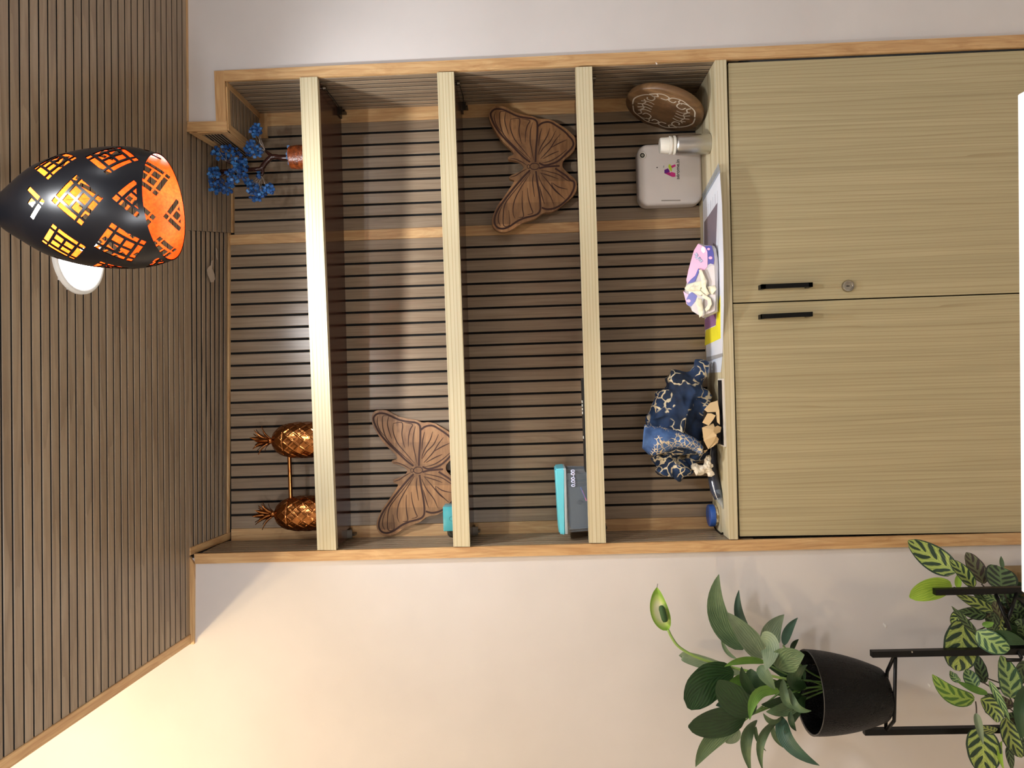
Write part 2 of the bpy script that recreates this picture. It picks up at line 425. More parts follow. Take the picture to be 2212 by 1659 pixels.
for (x, y, k_) in ((.35, -1.35, 1), (1.35, -1.6, .35), (-.30, -2.6, .35)):
    room_lamp(x, y, ceil_z(x, y) - .012, DOWN_ROOM * k_, (.98, .99, 1), .14, 'ceiling_downlight')
def bulb(x, y, z, power, r=.03):
    l = bpy.data.lights.new('warm_bulb', 'POINT'); l.energy = power; l.color = (1, .75, .42); l.shadow_soft_size = r
    o = bpy.data.objects.new('warm_bulb', l); COL.objects.link(o); o.location = (x, y, z)
bulb(-1.17, -.75, H0 + 1.52, WARM)
bulb(-1.00, -1.9, H0 + 1.52, WARM)
room_lamp(-.6, -2.25, 1.55, CEILING_FILL, (.96, .97, 1), .35, 'ceiling_fill', (math.pi, 0, 0))     # added fill light behind the camera, aimed up to brighten the slatted ceiling

# ------------------------------------------------------------------ shelves
def shelf(n, ptl, ptr, pbl, pbr, label, hooks):
    YF = -.004
    A, Bp, Cp, D = F(*ptl, YF), F(*ptr, YF), F(*pbr, YF), F(*pbl, YF)
    zm = (A.z + Bp.z) / 2
    root = thing('floating_shelf', label, 'shelf', ((A.x + Bp.x) / 2, .08, (D.z + Cp.z) / 2), 'thick shelves across the niche')
    bm = NB(); prism(bm, [D, Cp, Bp, A], (0, .020, 0)); bev(bm, .0012, 1); obj('front_panel', bm, M['ashX'], root)
    bm = NB(); yl, yr = depth(A.x) - .009, depth(Bp.x) - .009
    lo, hi = .001, -.012
    xl, xr = A.x + .004, Bp.x - .004
    a = [V((xl, .0162, D.z + lo)), V((xr, .0162, Cp.z + lo)), V((xr, yr, Cp.z + lo)), V((xl, yl, D.z + lo))]
    b = [V((xl, .0162, A.z + hi)), V((xr, .0162, Bp.z + hi)), V((xr, yr, Bp.z + hi)), V((xl, yl, A.z + hi))]
    hexa(bm, a, b); obj('board', bm, M['dark_board'], root)
    for side_ in hooks:
        xx, zz, yb = (Bp.x - .016, Cp.z, yr) if side_ > 0 else (A.x + .016, D.z, yl)
        bm = NB(); box(bm, xx - .010, xx + .010, yb - .040, yb - .004, zz - .003, zz + .001); box(bm, xx + side_ * .005 - .003, xx + side_ * .005 + .003, yb - .03, yb - .004, zz - .018, zz - .002)
        box(bm, xx - .012, xx + .012, yb - .044, yb - .041, zz - .014, zz + .001)
        obj('bracket', bm, M['dull_steel'], root)
        if side_ > 0:
            bm = NB(); lathe(bm, [(0, -.012), (.006, -.012), (.007, -.004), (.004, .0), (.004, .002)], V((xx, .035, zz - .001)), Z, 10); obj('hook', bm, M['dull_steel'], root)
            bm = NB(); p0, p1 = V((xx, .037, zz - .010)), V((xx + .004, yb - .040, zz - .010)); tube(bm, [p0, p0.lerp(p1, .5) - Z * .002, p1], .0013, 6); obj('cable', bm, M['black_metal'], root)
    return A, Bp, (A.z + hi, Bp.z + hi)
s1 = shelf(1, (685.5, 1188.3), (647.5, 167.3), (726, 1188.3), (685, 166), 'topmost thick pale wood shelf carrying the blue gem tree and copper pineapples', (1, -1))
s2 = shelf(2, (979.4, 1181), (944, 156.2), (1015, 1181), (980, 155), 'middle thick pale wood shelf below the topmost one, with one wooden butterfly', (1, -1))
s3 = shelf(3, (1272.5, 1173), (1243, 145), (1309, 1173), (1279, 143.5), 'lowest thick pale wood shelf, with teal lidded container and black remote', (1, -1))
def shelf_z(s, x): return s[2][0] + (s[2][1] - s[2][0]) * (x - s[0].x) / (s[1].x - s[0].x)

# ------------------------------------------------------------------ cabinet under the niche
tl, tr, br, bl = F(1573, 1165), F(1547.5, 131), F(1569, 129), F(1594.5, 1165)
ZC = (tl.z + tr.z) / 2 + .0
cab = thing('cabinet', 'tall pale wood cabinet with two doors and black handles below the niche', 'cabinet', (.2, .1, 0))
bm = NB(); yl, yr = depth(-.45) - .001, depth(.86) - .001
hexa(bm, [bl, br, V((br.x, yr, br.z)), V((bl.x, yl, bl.z))], [V((bl.x, 0, ZC)), V((br.x, 0, ZC)), V((br.x, yr, ZC)), V((bl.x, yl, ZC))]); bev(bm, .0012, 1)
obj('top_board', bm, M['ashX'], cab)
DY = .004
bm = NB(); box(bm, -.452, .862, DY + .020, .16, .06, min(bl.z, br.z) - .002); obj('carcass', bm, plain('cabinet_inside', (20, 18, 15), .8), cab)
def door(pts, lab=None):
    bm = NB(); prism(bm, [F(*p, DY) for p in pts], (0, .019, 0)); bev(bm, .001, 1); return obj('door', bm, M['ashZ'], cab)
dR_ = door([(1573.5, 136.5), (1583.8, 653.8), (2330, 627.3), (2330, 104.3)])
dL_ = door([(1583.8, 656.8), (1598.5, 1158.5), (2330, 1147), (2330, 630.2)])
def handle(d, a, b):
    pa, pb = F(*a, DY - .030), F(*b, DY - .030); ax = (pb - pa).normalized(); s = X
    bm = NB(); w = .0062
    prism(bm, [pa - s * w, pa + s * w, pb + s * w, pb - s * w], (0, .009, 0))
    for p, e in ((pa, ax), (pb, -ax)):
        prism(bm, [p - s * w, p + s * w, p + s * w + e * .011, p - s * w + e * .011], (0, .030, 0))
    bev(bm, .0012, 1); obj('handle', bm, M['black_metal'], d)
handle(dR_, (1645.5, 619), (1756, 614.6)); handle(dL_, (1645.5, 683.5), (1756, 678.2))
c = F(1830.8, 618.2, DY)
bm = NB(); lathe(bm, [(.0165, 0), (.0165, .004), (.0145, .0065), (.0115, .0055), (.0112, .004), (.0065, .0035), (0, .0035)], c, -Y_, 32); obj('lock', bm, M['steel'], dR_, True, 'round steel key lock', sharp=40)
bm = NB(); box(bm, c.x - .0012, c.x + .0012, c.y - .0045, c.y - .003, c.z - .004, c.z + .004); obj('keyhole', bm, M['black'], dR_)

# ------------------------------------------------------------------ pendant lamp
PY = -.81; PZ = PY - CAM.y
prof_px = [(0, 26), (12, 33), (25, 44), (51, 62), (76, 79), (101, 94), (127, 105), (152, 113), (177, 119.5), (202, 124), (228, 127), (253, 129), (278, 129.5), (304, 127.5), (329, 122.5), (357, 114)]
cO = F(357, 448, PY)
Ax = V((math.tan(math.radians(1.2)) * -1, -math.tan(math.radians(6.0)), 1)).normalized()     # axis pointing up
k = PZ / FPX
prof = [((357 - x) * k * .985, r * k) for x, r in prof_px][::-1]      # (h above opening, r)
prof = spline([V((h, r, 0)) for h, r in prof], 5); prof = [(p.x, p.y) for p in prof]
s_ = [0]; tt = [0]
for (h0, r0), (h1, r1) in zip(prof, prof[1:]):
    ds = math.hypot(h1 - h0, r1 - r0); s_.append(s_[-1] + ds); tt.append(tt[-1] + ds / ((r0 + r1) / 2))
def t_of_x(x):
    h = (357 - x) * k * .985
    for i in range(len(prof) - 1):
        if prof[i][0] <= h <= prof[i + 1][0]:
            f = (h - prof[i][0]) / max(1e-9, prof[i + 1][0] - prof[i][0]); return tt[i] + f * (tt[i + 1] - tt[i])
    return tt[-1]
def at_t(t):
    for i in range(len(tt) - 1):
        if tt[i] <= t <= tt[i + 1] + 1e-9:
            f = (t - tt[i]) / (tt[i + 1] - tt[i]); return (prof[i][0] + f * (prof[i + 1][0] - prof[i][0]), prof[i][1] + f * (prof[i + 1][1] - prof[i][1]))
    return prof[-1]
Tmax = tt[-1]; q = .41; hs = q / math.sqrt(2); PT = .95
tA = t_of_x(232)
pieces = []
def sq(a0, a1, b0, b1): return [(a0, b0), (a1, b0), (a1, b1), (a0, b1)]
motif = [sq(s * .70, s * 1.0, u * .70, u * 1.0) for s in (-1, 1) for u in (-1, 1)]
motif += [sq(-.58, .58, .70, 1.0), sq(-.58, .58, -1, -.70), sq(.70, 1.0, -.58, .58), sq(-1, -.70, -.58, .58)]
motif += [sq(s * .07, s * .54, u * .07, u * .54) for s in (-1, 1) for u in (-1, 1)]
def clip(pl, t0, t1):
    for lim, sg in ((t0, 1), (t1, -1)):
        out = []
        for i in range(len(pl)):
            a, b = pl[i], pl[(i + 1) % len(pl)]; ia, ib = sg * (a[1] - lim) >= 0, sg * (b[1] - lim) >= 0
            if ia: out.append(a)
            if ia != ib:
                f = (lim - a[1]) / (b[1] - a[1]); out.append((a[0] + f * (b[0] - a[0]), lim))
        pl = out
        if len(pl) < 3: return None
    return pl
TLO, THI = t_of_x(347), tA + 1.30
STEP = math.pi / 4
holes = []
for col in range(8):
    th = math.radians(5) + col * STEP
    cs = [tA - PT, tA, tA + PT] if col % 2 == 0 else [tA - PT / 2, tA + PT / 2, tA - 1.5 * PT]
    for tc_ in cs:
        for m_ in motif:
            pl = [(th + (a - b) / math.sqrt(2) * hs, tc_ + (a + b) / math.sqrt(2) * hs) for a, b in m_]
            if (pl[1][0] - pl[0][0]) * (pl[2][1] - pl[1][1]) - (pl[1][1] - pl[0][1]) * (pl[2][0] - pl[1][0]) < 0: pl = pl[::-1]
            c0 = sum(p[1] for p in pl) / 4
            if tc_ == tA + PT and c0 > tc_ - .02: continue
            if tc_ == tA - PT and c0 < tc_ + .02 and False: continue
            pl = clip(pl, TLO, THI)
            if pl and abs(sum(pl[i][0] * pl[(i + 1) % len(pl)][1] - pl[(i + 1) % len(pl)][0] * pl[i][1] for i in range(len(pl)))) > .002: holes.append(pl)
TH0 = math.radians(5) - STEP / 2 - .0
# the mesh is made on one developed sheet, split into two half turns so that no hole crosses the joint
def shade_sheet(bm, cache):
    lo, hi = -10, 10
    pts = []; edges = []
    def addpoly(pl, closed=True):
        i0 = len(pts); pts.extend(V((a, b)) for a, b in pl); n = len(pl)
        edges.extend((i0 + i, i0 + (i + 1) % n) for i in range(n))
    a0 = math.radians(5); a1 = a0 + 2 * math.pi
    NS = 72; NTt = 44
    tl_ = [Tmax * i / NTt for i in range(NTt + 1)]
    full = []
    for h in holes:
        for sh in (-2 * math.pi, 0, 2 * math.pi):
            hh = [(x + sh, y_) for x, y_ in h]
            if max(p[0] for p in hh) < a0 or min(p[0] for p in hh) > a1: continue
            full.append(hh)
    def inside(p, pl):
        c = False; n = len(pl)
        for i in range(n):
            x1, y1 = pl[i]; x2, y2 = pl[(i + 1) % n]
            if (y1 > p[1]) != (y2 > p[1]) and p[0] < (x2 - x1) * (p[1] - y1) / (y2 - y1) + x1: c = not c
        return c
    addpoly([(a0, t_) for t_ in tl_[::-1]] + [(a0 + (a1 - a0) * i / NS, 0) for i in range(1, NS + 1)] + [(a1, t_) for t_ in tl_[1:]] + [(a1 - (a1 - a0) * i / NS, Tmax) for i in range(1, NS)])
    hol = []
    for h in full:
        # clip to sheet in theta
        pl = [(y_, x) for x, y_ in h]; pl = clip(pl, a0 + 1e-4, a1 - 1e-4)
        if not pl: continue
        pl = [(x, y_) for y_, x in pl]
        dense = []
        for i in range(len(pl)):
            p, q2 = pl[i], pl[(i + 1) % len(pl)]; n = max(1, int(math.hypot(q2[0] - p[0], q2[1] - p[1]) / .09))
            dense += [(p[0] + (q2[0] - p[0]) * j / n, p[1] + (q2[1] - p[1]) * j / n) for j in range(n)]
        hol.append(pl); addpoly(dense)
    for i in range(1, NS):
        for j in range(1, NTt):
            p = (a0 + (a1 - a0) * (i + .5 * (j % 2)) / NS, tl_[j])
            if p[0] < a1 - .02: pts.append(V(p))
    vs, es, fs, *_ = delaunay_2d_cdt(pts, edges, [], 1, 1e-6)
    bbs = [(min(p[0] for p in h), max(p[0] for p in h), min(p[1] for p in h), max(p[1] for p in h)) for h in hol]
    u = Ax.orthogonal(); e1 = (X - Ax * X.dot(Ax)).normalized(); e2 = Ax.cross(e1)   # theta=0 faces the camera
    bv = []
    for p in vs:
        h, r = at_t(min(Tmax, max(0, p.y))); th = p.x
        bv.append(bm.verts.new(cO + Ax * h + (-e2 * math.cos(th) - e1 * math.sin(th)) * r))
    for f in fs:
        c = ((vs[f[0]].x + vs[f[1]].x + vs[f[2]].x) / 3, (vs[f[0]].y + vs[f[1]].y + vs[f[2]].y) / 3)
        if any(b[0] <= c[0] <= b[1] and b[2] <= c[1] <= b[3] and inside(c, h) for b, h in zip(bbs, hol)): continue
        try: bm.faces.new([bv[i] for i in f])
        except ValueError: pass
    bmesh.ops.remove_doubles(bm, verts=bm.verts, dist=2e-5)
pend = thing('pendant_lamp', 'black pierced egg shaped pendant lamp glowing orange inside, hanging from the ceiling', 'lamp', cO + Ax * prof[-1][0])
bm = NB(); shade_sheet(bm, None)
bm.normal_update()
ctr = cO + Ax * .1
bmesh.ops.recalc_face_normals(bm, faces=bm.faces)
f0 = bm.faces[:][0]
if sum((f.calc_center_median() - (cO + Ax * (f.calc_center_median() - cO).dot(Ax))).dot(f.normal) for f in bm.faces) < 0: bmesh.ops.reverse_faces(bm, faces=bm.faces)
t = NT('pendant_black'); t.base(lin((13, 14, 20))); t.p(Roughness=.33, Metallic=.25); mb = t.m
t = NT('pendant_orange'); f = t.noise(t.coords((200, 200, 200)), 1, 2); t.base(t.ramp(f, [(.3, lin((236, 96, 30))), (.7, lin((255, 128, 48)))])); t.p(Roughness=.55); mo = t.m
me = bpy.data.meshes.new('shade'); TK = .0016
def pnorm(p):
    h = (p - cO).dot(Ax); r = (p - cO - Ax * h); rn = r.normalized()
    i = min(range(len(prof)), key=lambda i_: abs(prof[i_][0] - h)); i0, i1 = max(0, i - 1), min(len(prof) - 1, i + 1)
    dh, dr = prof[i1][0] - prof[i0][0], prof[i1][1] - prof[i0][1]; return (rn * dh - Ax * dr).normalized()
bm.verts.index_update(); vo = [v.co.copy() for v in bm.verts]; no = [pnorm(p) for p in vo]; nv = len(vo)
verts = vo + [p - n_ * TK for p, n_ in zip(vo, no)]; nrm_ = no + [-n_ for n_ in no]; faces = []; mats = []
for f in bm.faces:
    ix = [v.index for v in f.verts]; c_ = sum((vo[i] for i in ix), V()) / 3
    e_ = (vo[ix[1]] - vo[ix[0]]).cross(vo[ix[2]] - vo[ix[0]])
    if e_.dot(no[ix[0]]) < 0: ix = ix[::-1]
    faces.append(ix); mats.append(0); faces.append([i + nv for i in ix[::-1]]); mats.append(1)
for e in bm.edges:
    if len(e.link_faces) == 1:
        i, j = e.verts[0].index, e.verts[1].index; b0 = len(verts)
        verts += [vo[i], vo[j], verts[j + nv], verts[i + nv]]; en = (vo[j] - vo[i]).cross(no[i]).normalized(); fc = e.link_faces[0].calc_center_median()
        if en.dot(fc - vo[i]) > 0: en = -en; faces.append([b0 + 3, b0 + 2, b0 + 1, b0])
        else: faces.append([b0, b0 + 1, b0 + 2, b0 + 3])
        nrm_ += [en] * 4; mats.append(1)
bm.free()
me.from_pydata([p - WL[pend.name] for p in verts], [], faces); me.materials.append(mb); me.materials.append(mo)
for p, m_ in zip(me.polygons, mats): p.use_smooth = True; p.material_index = m_
me.update(); me.normals_split_custom_set_from_vertices(nrm_)
sh = bpy.data.objects.new('shade', me); COL.objects.link(sh); sh.parent = pend; WL[sh.name] = WL[pend.name]
topc = cO + Ax * prof[-1][0]
bm = NB(); lathe(bm, [(prof[-1][1], -.001), (prof[-1][1] * 1.02, .006), (prof[-1][1] * .8, .016), (.007, .024), (.006, .030)], topc, Ax, 32); obj('cap', bm, mb, pend, True)
bm = NB(); tube(bm, [topc + Ax * .026, topc + Ax * .06, V((topc.x, topc.y, ceil_z(topc.x, topc.y) - .02)) ], .0035, 8); obj('cord', bm, M['black_metal'], pend, True)
bm = NB(); cz = V((topc.x, topc.y, ceil_z(topc.x, topc.y))); lathe(bm, [(0, -.028), (.02, -.026), (.045, -.012), (.05, 0)], cz, Z, 32); obj('ceiling_rose', bm, M['black_metal'], pend, True)
bc = cO + Ax * (prof[-1][0] * .80)
bm = NB(); lathe(bm, [(.007, .03), (.008, .02), (.008, .012), (.012, .004), (.015, -.006), (.016, -.013), (.013, -.022), (.007, -.027), (0, -.028)], bc, Ax, 24); obj('bulb', bm, emit('bulb_warm', (255, 214, 150), PENDANT), pend, True)
bm = NB(); lathe(bm, [(.011, .055), (.012, .05), (.012, .027), (.009, .025)], bc, Ax, 20); obj('socket', bm, M['black_metal'], pend, True)

# ------------------------------------------------------------------ white table at the bottom of the picture
zt_ = .75
a, b = T(2197, 184, zt_), T(2205.5, 1297.5, zt_)
bm = NB(); yf = a.y
tab = thing('white_table', 'white table with rounded corners, only its far edge showing at the bottom', 'table', ((a.x + b.x) / 2, yf - .35, 0))
d = (b - a); dn = V((d.y, -d.x, 0)).normalized(); dn = dn if dn.y < 0 else -dn
prism(bm, [a, b, b + dn * .70, a + dn * .70], (0, 0, -.025))
bmesh.ops.bevel(bm, geom=[e for e in bm.edges if abs((e.verts[0].co - e.verts[1].co).z) > .02], offset=.014, segments=6, affect='EDGES')
bev(bm, .002, 1)
obj('tabletop', bm, M['white_table'], tab)
for i, (p, e) in enumerate(((a, 1), (b, -1))):
    for yy in (.07, .63):
        c = p + d.normalized() * e * .06 + dn * yy; bm = NB(); box(bm, c.x - .02, c.x + .02, c.y - .02, c.y + .02, 0, zt_ - .0255); bev(bm, .002, 1); obj('leg', bm, M['white_table'], tab)
# ------------------------------------------------------------------ blue gem tree on the top shelf
def zc(ox, oy, sc): return lambda x, y: (ox + x / sc, oy + y / sc)
g = zc(420, 240, 7.54)
TY = .085; zs1 = shelf_z(s1, .62)
bc_ = F(*g(1760, 750), TY); base = V((bc_.x, TY, zs1 + .0005))
tree = thing('gem_tree', 'small wire tree with blue stone chip leaves in a brown base on the top shelf', 'ornament', base)
rb = 26 * (TY - CAM.y) / FPX
hb = F(*g(1575, 750), TY).z - zs1
t = NT('brown_glaze'); t.base(t.ramp(t.noise(t.coords((60, 60, 90)), 1, 4), [(.3, lin((62, 28, 14))), (.7, lin((150, 72, 30)))])); t.p(Roughness=.22); t.bump(t.noise(t.coords((300, 300, 300)), 1, 2), .5, .002); M['glaze'] = t.m
bm = NB(); lathe(bm, [(0, 0), (rb * .97, 0), (rb, .004), (rb, hb * .7), (rb * .93, hb), (rb * .7, hb), (0, hb - .002)], base, Z, 32); obj('base', bm, M['glaze'], tree, True, sharp=45)
t = NT('trunk_lacquer'); t.base(lin((48, 22, 16))); t.p(Roughness=.16); M['lacq'] = t.m
def g3(x, y, dy=0): return F(*g(x, y), TY + dy)
bm = NB()
tube(bm, spline([V((base.x, TY, base.z + hb - .004)), g3(1420, 757), g3(1270, 745), g3(1150, 850), g3(1090, 930), g3(960, 950), g3(760, 960, .01), g3(430, 985, .015)], 4), [.0085] * 5 + [.0075] * 12 + [.006] * 12, 10)
tube(bm, spline([g3(1275, 745), g3(1220, 700), g3(1150, 640)], 4), [.007, .0068, .006, .0055, .005, .0045, .004, .0035, .003], 8)
tube(bm, spline([g3(1100, 925), g3(1115, 990), g3(1095, 1060)], 4), [.006, .006, .0055, .005, .0048, .0044, .004, .0035, .003], 8)
tube(bm, spline([g3(760, 955, .01), g3(640, 860, .0), g3(520, 820, -.01)], 4), .004, 8)
tube(bm, spline([g3(560, 978, .012), g3(430, 1060, .0), g3(330, 1120, -.005)], 4), .004, 8)
obj('trunk', bm, M['lacq'], tree, True)
rg = random.Random(3)
t = NT('blue_stone'); oi = t.n('ShaderNodeObjectInfo'); t.base(t.ramp(oi.outputs['Random'], [(0, lin((22, 64, 124))), (.5, lin((38, 92, 156))), (1, lin((58, 120, 184)))])); t.p(Roughness=.45); M['gem'] = t.m
gems = []
for i in range(4):
    bm = NB(); bmesh.ops.create_cube(bm, size=1)
    for v in bm.verts: v.co = V((v.co.x * .0088, v.co.y * (.0075), v.co.z * .0078)) * rg.uniform(.85, 1.15) + V([rg.uniform(-.0008, .0008) for _ in 'abc'])
    bmesh.ops.bevel(bm, geom=bm.edges[:], offset=.0009, segments=1, affect='EDGES')
    me = bpy.data.meshes.new('gem'); bm.to_mesh(me); bm.free(); me.materials.append(M['gem']); gems.append(me)
wires = NB(); ngem = 0
def cluster(root, ctr, rx, ry, n, dy=0.0, sp=.032):
    global ngem
    r0 = g3(*root, dy * .4)
    hubs = []
    for i in range(n):
        a = 2.399 * i + rg.uniform(-.3, .3); rr = math.sqrt((i + .6) / n)
        px, py = ctr[0] + rx * rr * math.cos(a), ctr[1] + ry * rr * math.sin(a)
        p = g3(px, py, dy + rg.uniform(-sp, sp))
        o = bpy.data.objects.new('gem', gems[ngem % 4]); COL.objects.link(o); o.parent = tree; o.location = p - WL[tree.name]
        o.rotation_euler = [rg.uniform(0, 3) for _ in 'abc']; ngem += 1
        if i % 4 == 0:
            m = r0.lerp(p, .55) + V((rg.uniform(-1, 1), rg.uniform(-1, 1), rg.uniform(-1, 1))) * .006
            tube(wires, spline([r0, r0.lerp(m, .5) + V((rg.uniform(-1, 1), 0, rg.uniform(-1, 1))) * .002, m, p], 3), .0006, 4, False)
cluster((1150, 640), (1000, 310), 95, 100, 20, -.01, .015)
cluster((1150, 640), (970, 640), 150, 120, 26, .0)
cluster((1150, 640), (920, 520), 60, 40, 6, -.02)
cluster((520, 820), (520, 690), 250, 130, 34, .01)
cluster((700, 920), (740, 860), 130, 110, 22, -.02)
cluster((330, 1120), (320, 1050), 110, 150, 26, .0)
cluster((640, 960), (690, 1040), 190, 130, 28, -.03)
cluster((400, 1080), (450, 1240), 210, 120, 34, .0)
cluster((1095, 1060), (1020, 1320), 160, 140, 28, -.01)
cluster((1095, 1060), (1220, 1260), 80, 80, 12, -.02)
cluster((1095, 1060), (890, 1170), 70, 60, 9, .02)
cluster((1095, 1060), (1040, 1030), 30, 60, 4, .01)
t = NT('silver_wire'); t.base(lin((170, 160, 150))); t.p(Roughness=.4, Metallic=.8)
tube(wires, spline([g3(1150, 640), g3(1100, 520), g3(1020, 400)], 3), .0012, 5); tube(wires, spline([g3(1095, 1060), g3(1060, 1180), g3(1020, 1330)], 3), .0012, 5)
obj('wire', wires, t.m, tree, kind='stuff')
bm = NB()
for i in range(26):
    a = rg.uniform(0, 6.28); r = rg.uniform(.4, .95) * rb; c = base + V((r * math.cos(a), r * math.sin(a), hb + .001)); s = rg.uniform(.002, .0038)
    box(bm, c.x - s, c.x + s, c.y - s, c.y + s, c.z - s, c.z + s)
o = obj('gravel', bm, plain('blue_gravel', (70, 110, 150), .6), tree); o['kind'] = 'stuff'

# ------------------------------------------------------------------ copper pineapples joined by a rod
t = NT('copper'); t.base(t.ramp(t.noise(t.coords((40, 40, 40)), 1, 3), [(.3, lin((140, 84, 44))), (.7, lin((178, 118, 66)))])); t.p(Roughness=.2, Metallic=1); M['copper'] = t.m
PYY = .082
pc = [F(676, 949.5, PYY), F(680, 1108, PYY)]; zb_ = [shelf_z(s1, p.x) for p in pc]
root = thing('pineapple_ornament', 'pair of shiny copper pineapples joined by a copper rod on the top shelf', 'ornament', V(((pc[0].x + pc[1].x) / 2, PYY, (zb_[0] + zb_[1]) / 2 + .0003)))
leafm = None
kk = (PYY - CAM.y) / FPX
for j, (p, zb2, R_, xt) in enumerate(((pc[0], zb_[0], 38.5, 588.5), (pc[1], zb_[1], 37.5, 589))):
    R0 = R_ * kk; top = F(xt, 950, PYY).z - zb2
    seam = F(621 if j == 0 else 625, 950, PYY).z - zb2
    prf = [(0, 0), (R0 * .62, 0)]
    nn = 96
    for i in range(nn + 1):
        h = top * i / nn; u = h / top
        r = R0 * (1 - abs((u - .42) / .56) ** 2.6 * .40) if u < .42 else R0 * math.sqrt(max(0, 1 - ((u - .42) / .585) ** 2.7))
        prf.append((max(r, R0 * .14), h))
    prf.append((R0 * .10, top + .001)); prf.append((0, top + .001))
    def fn(a, h, r, top=top, seam=seam, R0=R0):
        if h < .004 or h > top - .006: return 0
        q1, q2 = math.sin((a * 12 + h / R0 * 10) / 2), math.sin((a * 12 - h / R0 * 10) / 2)
        dd = .0017 * max(math.exp(-(q1 / .26) ** 2), math.exp(-(q2 / .26) ** 2)) * min(1, r / R0 * 1.3)
        if abs(h - seam) < .0012: dd = -.0016
        return dd
    bm = NB(); c = V((p.x, PYY, zb2 + .0006)); lathe(bm, prf, c, Z, 200, fn); obj('fruit', bm, M['copper'], root, True)
    rl = random.Random(5 + j)
    cr = c + Z * (top - .002)
    bm = NB(); lathe(bm, [(.007, 0), (.009, .006), (.008, .014), (.004, .03), (.0, .034)], cr, Z, 16); obj('crown_stem', bm, M['copper'], root, True)
    for i in range(15):
        a = 2.4 * i + j; lv = i / 15; h0 = .004 + .018 * lv; L = .030 + .016 * rl.random() + .006 * lv; out = (1.15 - .75 * lv)
        d = V((math.cos(a), math.sin(a), 0)); s = V((-d.y, d.x, 0))
        bm = NB(); prev = None
        for q_ in range(8):
            tt_ = q_ / 7; pos = cr + Z * (h0 + L * (tt_ * (1.05 - .3 * out * tt_))) + d * (.006 + L * out * (.55 * tt_ + .25 * tt_ * tt_ ))
            w = .0074 * (math.sin(math.pi * (.22 + .78 * tt_)) + .02); nrm = (Z * .5 - d).normalized()
            ring = [bm.verts.new(pos - s * w + nrm * .0006), bm.verts.new(pos - nrm * .0016), bm.verts.new(pos + s * w + nrm * .0006), bm.verts.new(pos + nrm * .0004)]
            if prev:
                for m_ in range(4): bm.faces.new((prev[m_], prev[(m_ + 1) % 4], ring[(m_ + 1) % 4], ring[m_]))
            else: bm.faces.new(ring)
            prev = ring
        bm.faces.new(prev[::-1]); obj('crown_leaf', bm, M['copper'], root, True)
bm = NB(); ra = F(626.5, 985, PYY); rb_ = F(626.5, 1072, PYY); zz = (ra.z + rb_.z) / 2
tube(bm, [V((pc[0].x - .028, PYY, zz)), V((pc[1].x + .028, PYY, zz))], .0058, 16); obj('rod', bm, M['copper'], root, True, sharp=40)

# ------------------------------------------------------------------ wooden butterflies
t = NT('acacia_wood'); v = t.coords((4, 60, 26), 0)
f = t.noise(t.coords((5, 40, 40)), 1, 5, .6, 1.0); c1 = t.ramp(f, [(.3, lin((118, 82, 52))), (.55, lin((158, 116, 76))), (.8, lin((186, 146, 102)))])
sx = t.n('ShaderNodeSeparateXYZ'); tc = t.n('ShaderNodeTexCoord'); t.l(tc.outputs['Object'], sx.inputs[0])
st = t.math('FLOOR', t.math('MULTIPLY', t.math('ADD', sx.outputs[0], 3.013), 15.5)); wn = t.n('ShaderNodeTexWhiteNoise', noise_dimensions='1D'); t.l(st, wn.inputs['W'])
hv = t.n('ShaderNodeHueSaturation'); t.l(t.math('MULTIPLY_ADD', wn.outputs['Value'], .75, .55), hv.inputs['Value']); t.l(c1, hv.inputs['Color'])
f3 = t.noise(t.coords((9, 9, 14)), 1, 3); t.base(t.mix(t.ramp(f3, [(.66, (0, 0, 0, 1)), (.74, (.7, .7, .7, 1))]), hv.outputs[0], lin((58, 32, 20)))); t.p(Roughness=.42); M['acacia'] = t.m
M['burn'] = plain('burnt_line', (58, 30, 20), .7)
OUT = [(250,148),(330,150),(390,175),(450,210),(520,240),(620,255),(690,270),(735,298),(800,292),(880,305),(930,335),(990,370),(1050,410),(1095,450),(1140,490),(1155,560),(1140,640),(1090,700),(1035,740),(1000,775),(1000,840),(1040,880),(1100,930),(1140,960),(1165,1010),(1160,1090),(1140,1140),(1090,1190),(1030,1240),(970,1290),(900,1330),(840,1345),(785,1345),(740,1385),(680,1420),(600,1445),(520,1475),(460,1520),(390,1555),(320,1562),(260,1540),(220,1490),(212,1420),(230,1360),(280,1260),(340,1180),(400,1090),(450,1020),(470,985),(420,970),(405,945),(430,925),(500,900),(550,870),(575,840),(555,800),(510,770),(430,755),(395,740),(400,715),(440,705),(465,690),(440,650),(380,590),(310,520),(250,430),(200,340),(178,270),(180,210),(205,165)]
THICK = [[(640,780),(560,720),(450,610),(340,500),(250,380),(200,260),(215,210),(260,185),(330,190),(400,220),(500,265),(600,285),(670,295),(710,320),(722,370),(718,500),(705,650),(700,780)],
 [(725,380),(770,345),(830,330),(880,340),(930,370),(990,410),(1040,450),(1075,490),(1110,530),(1125,580),(1100,630),(1060,670),(1010,720),(950,770),(880,800),(800,815),(740,790)],
 [(640,870),(560,950),(450,1080),(350,1210),(280,1310),(245,1400),(245,1470),(280,1515),(340,1525),(410,1500),(500,1440),(580,1405),(680,1380),(735,1350),(755,1290),(745,1150),(720,1000),(705,880)],
 [(770,1290),(830,1308),(900,1300),(960,1275),(1020,1230),(1080,1170),(1115,1110),(1135,1050),(1130,1000),(1090,980),(1040,930),(980,890),(920,850)], [(740,850),(820,832),(970,822)]]
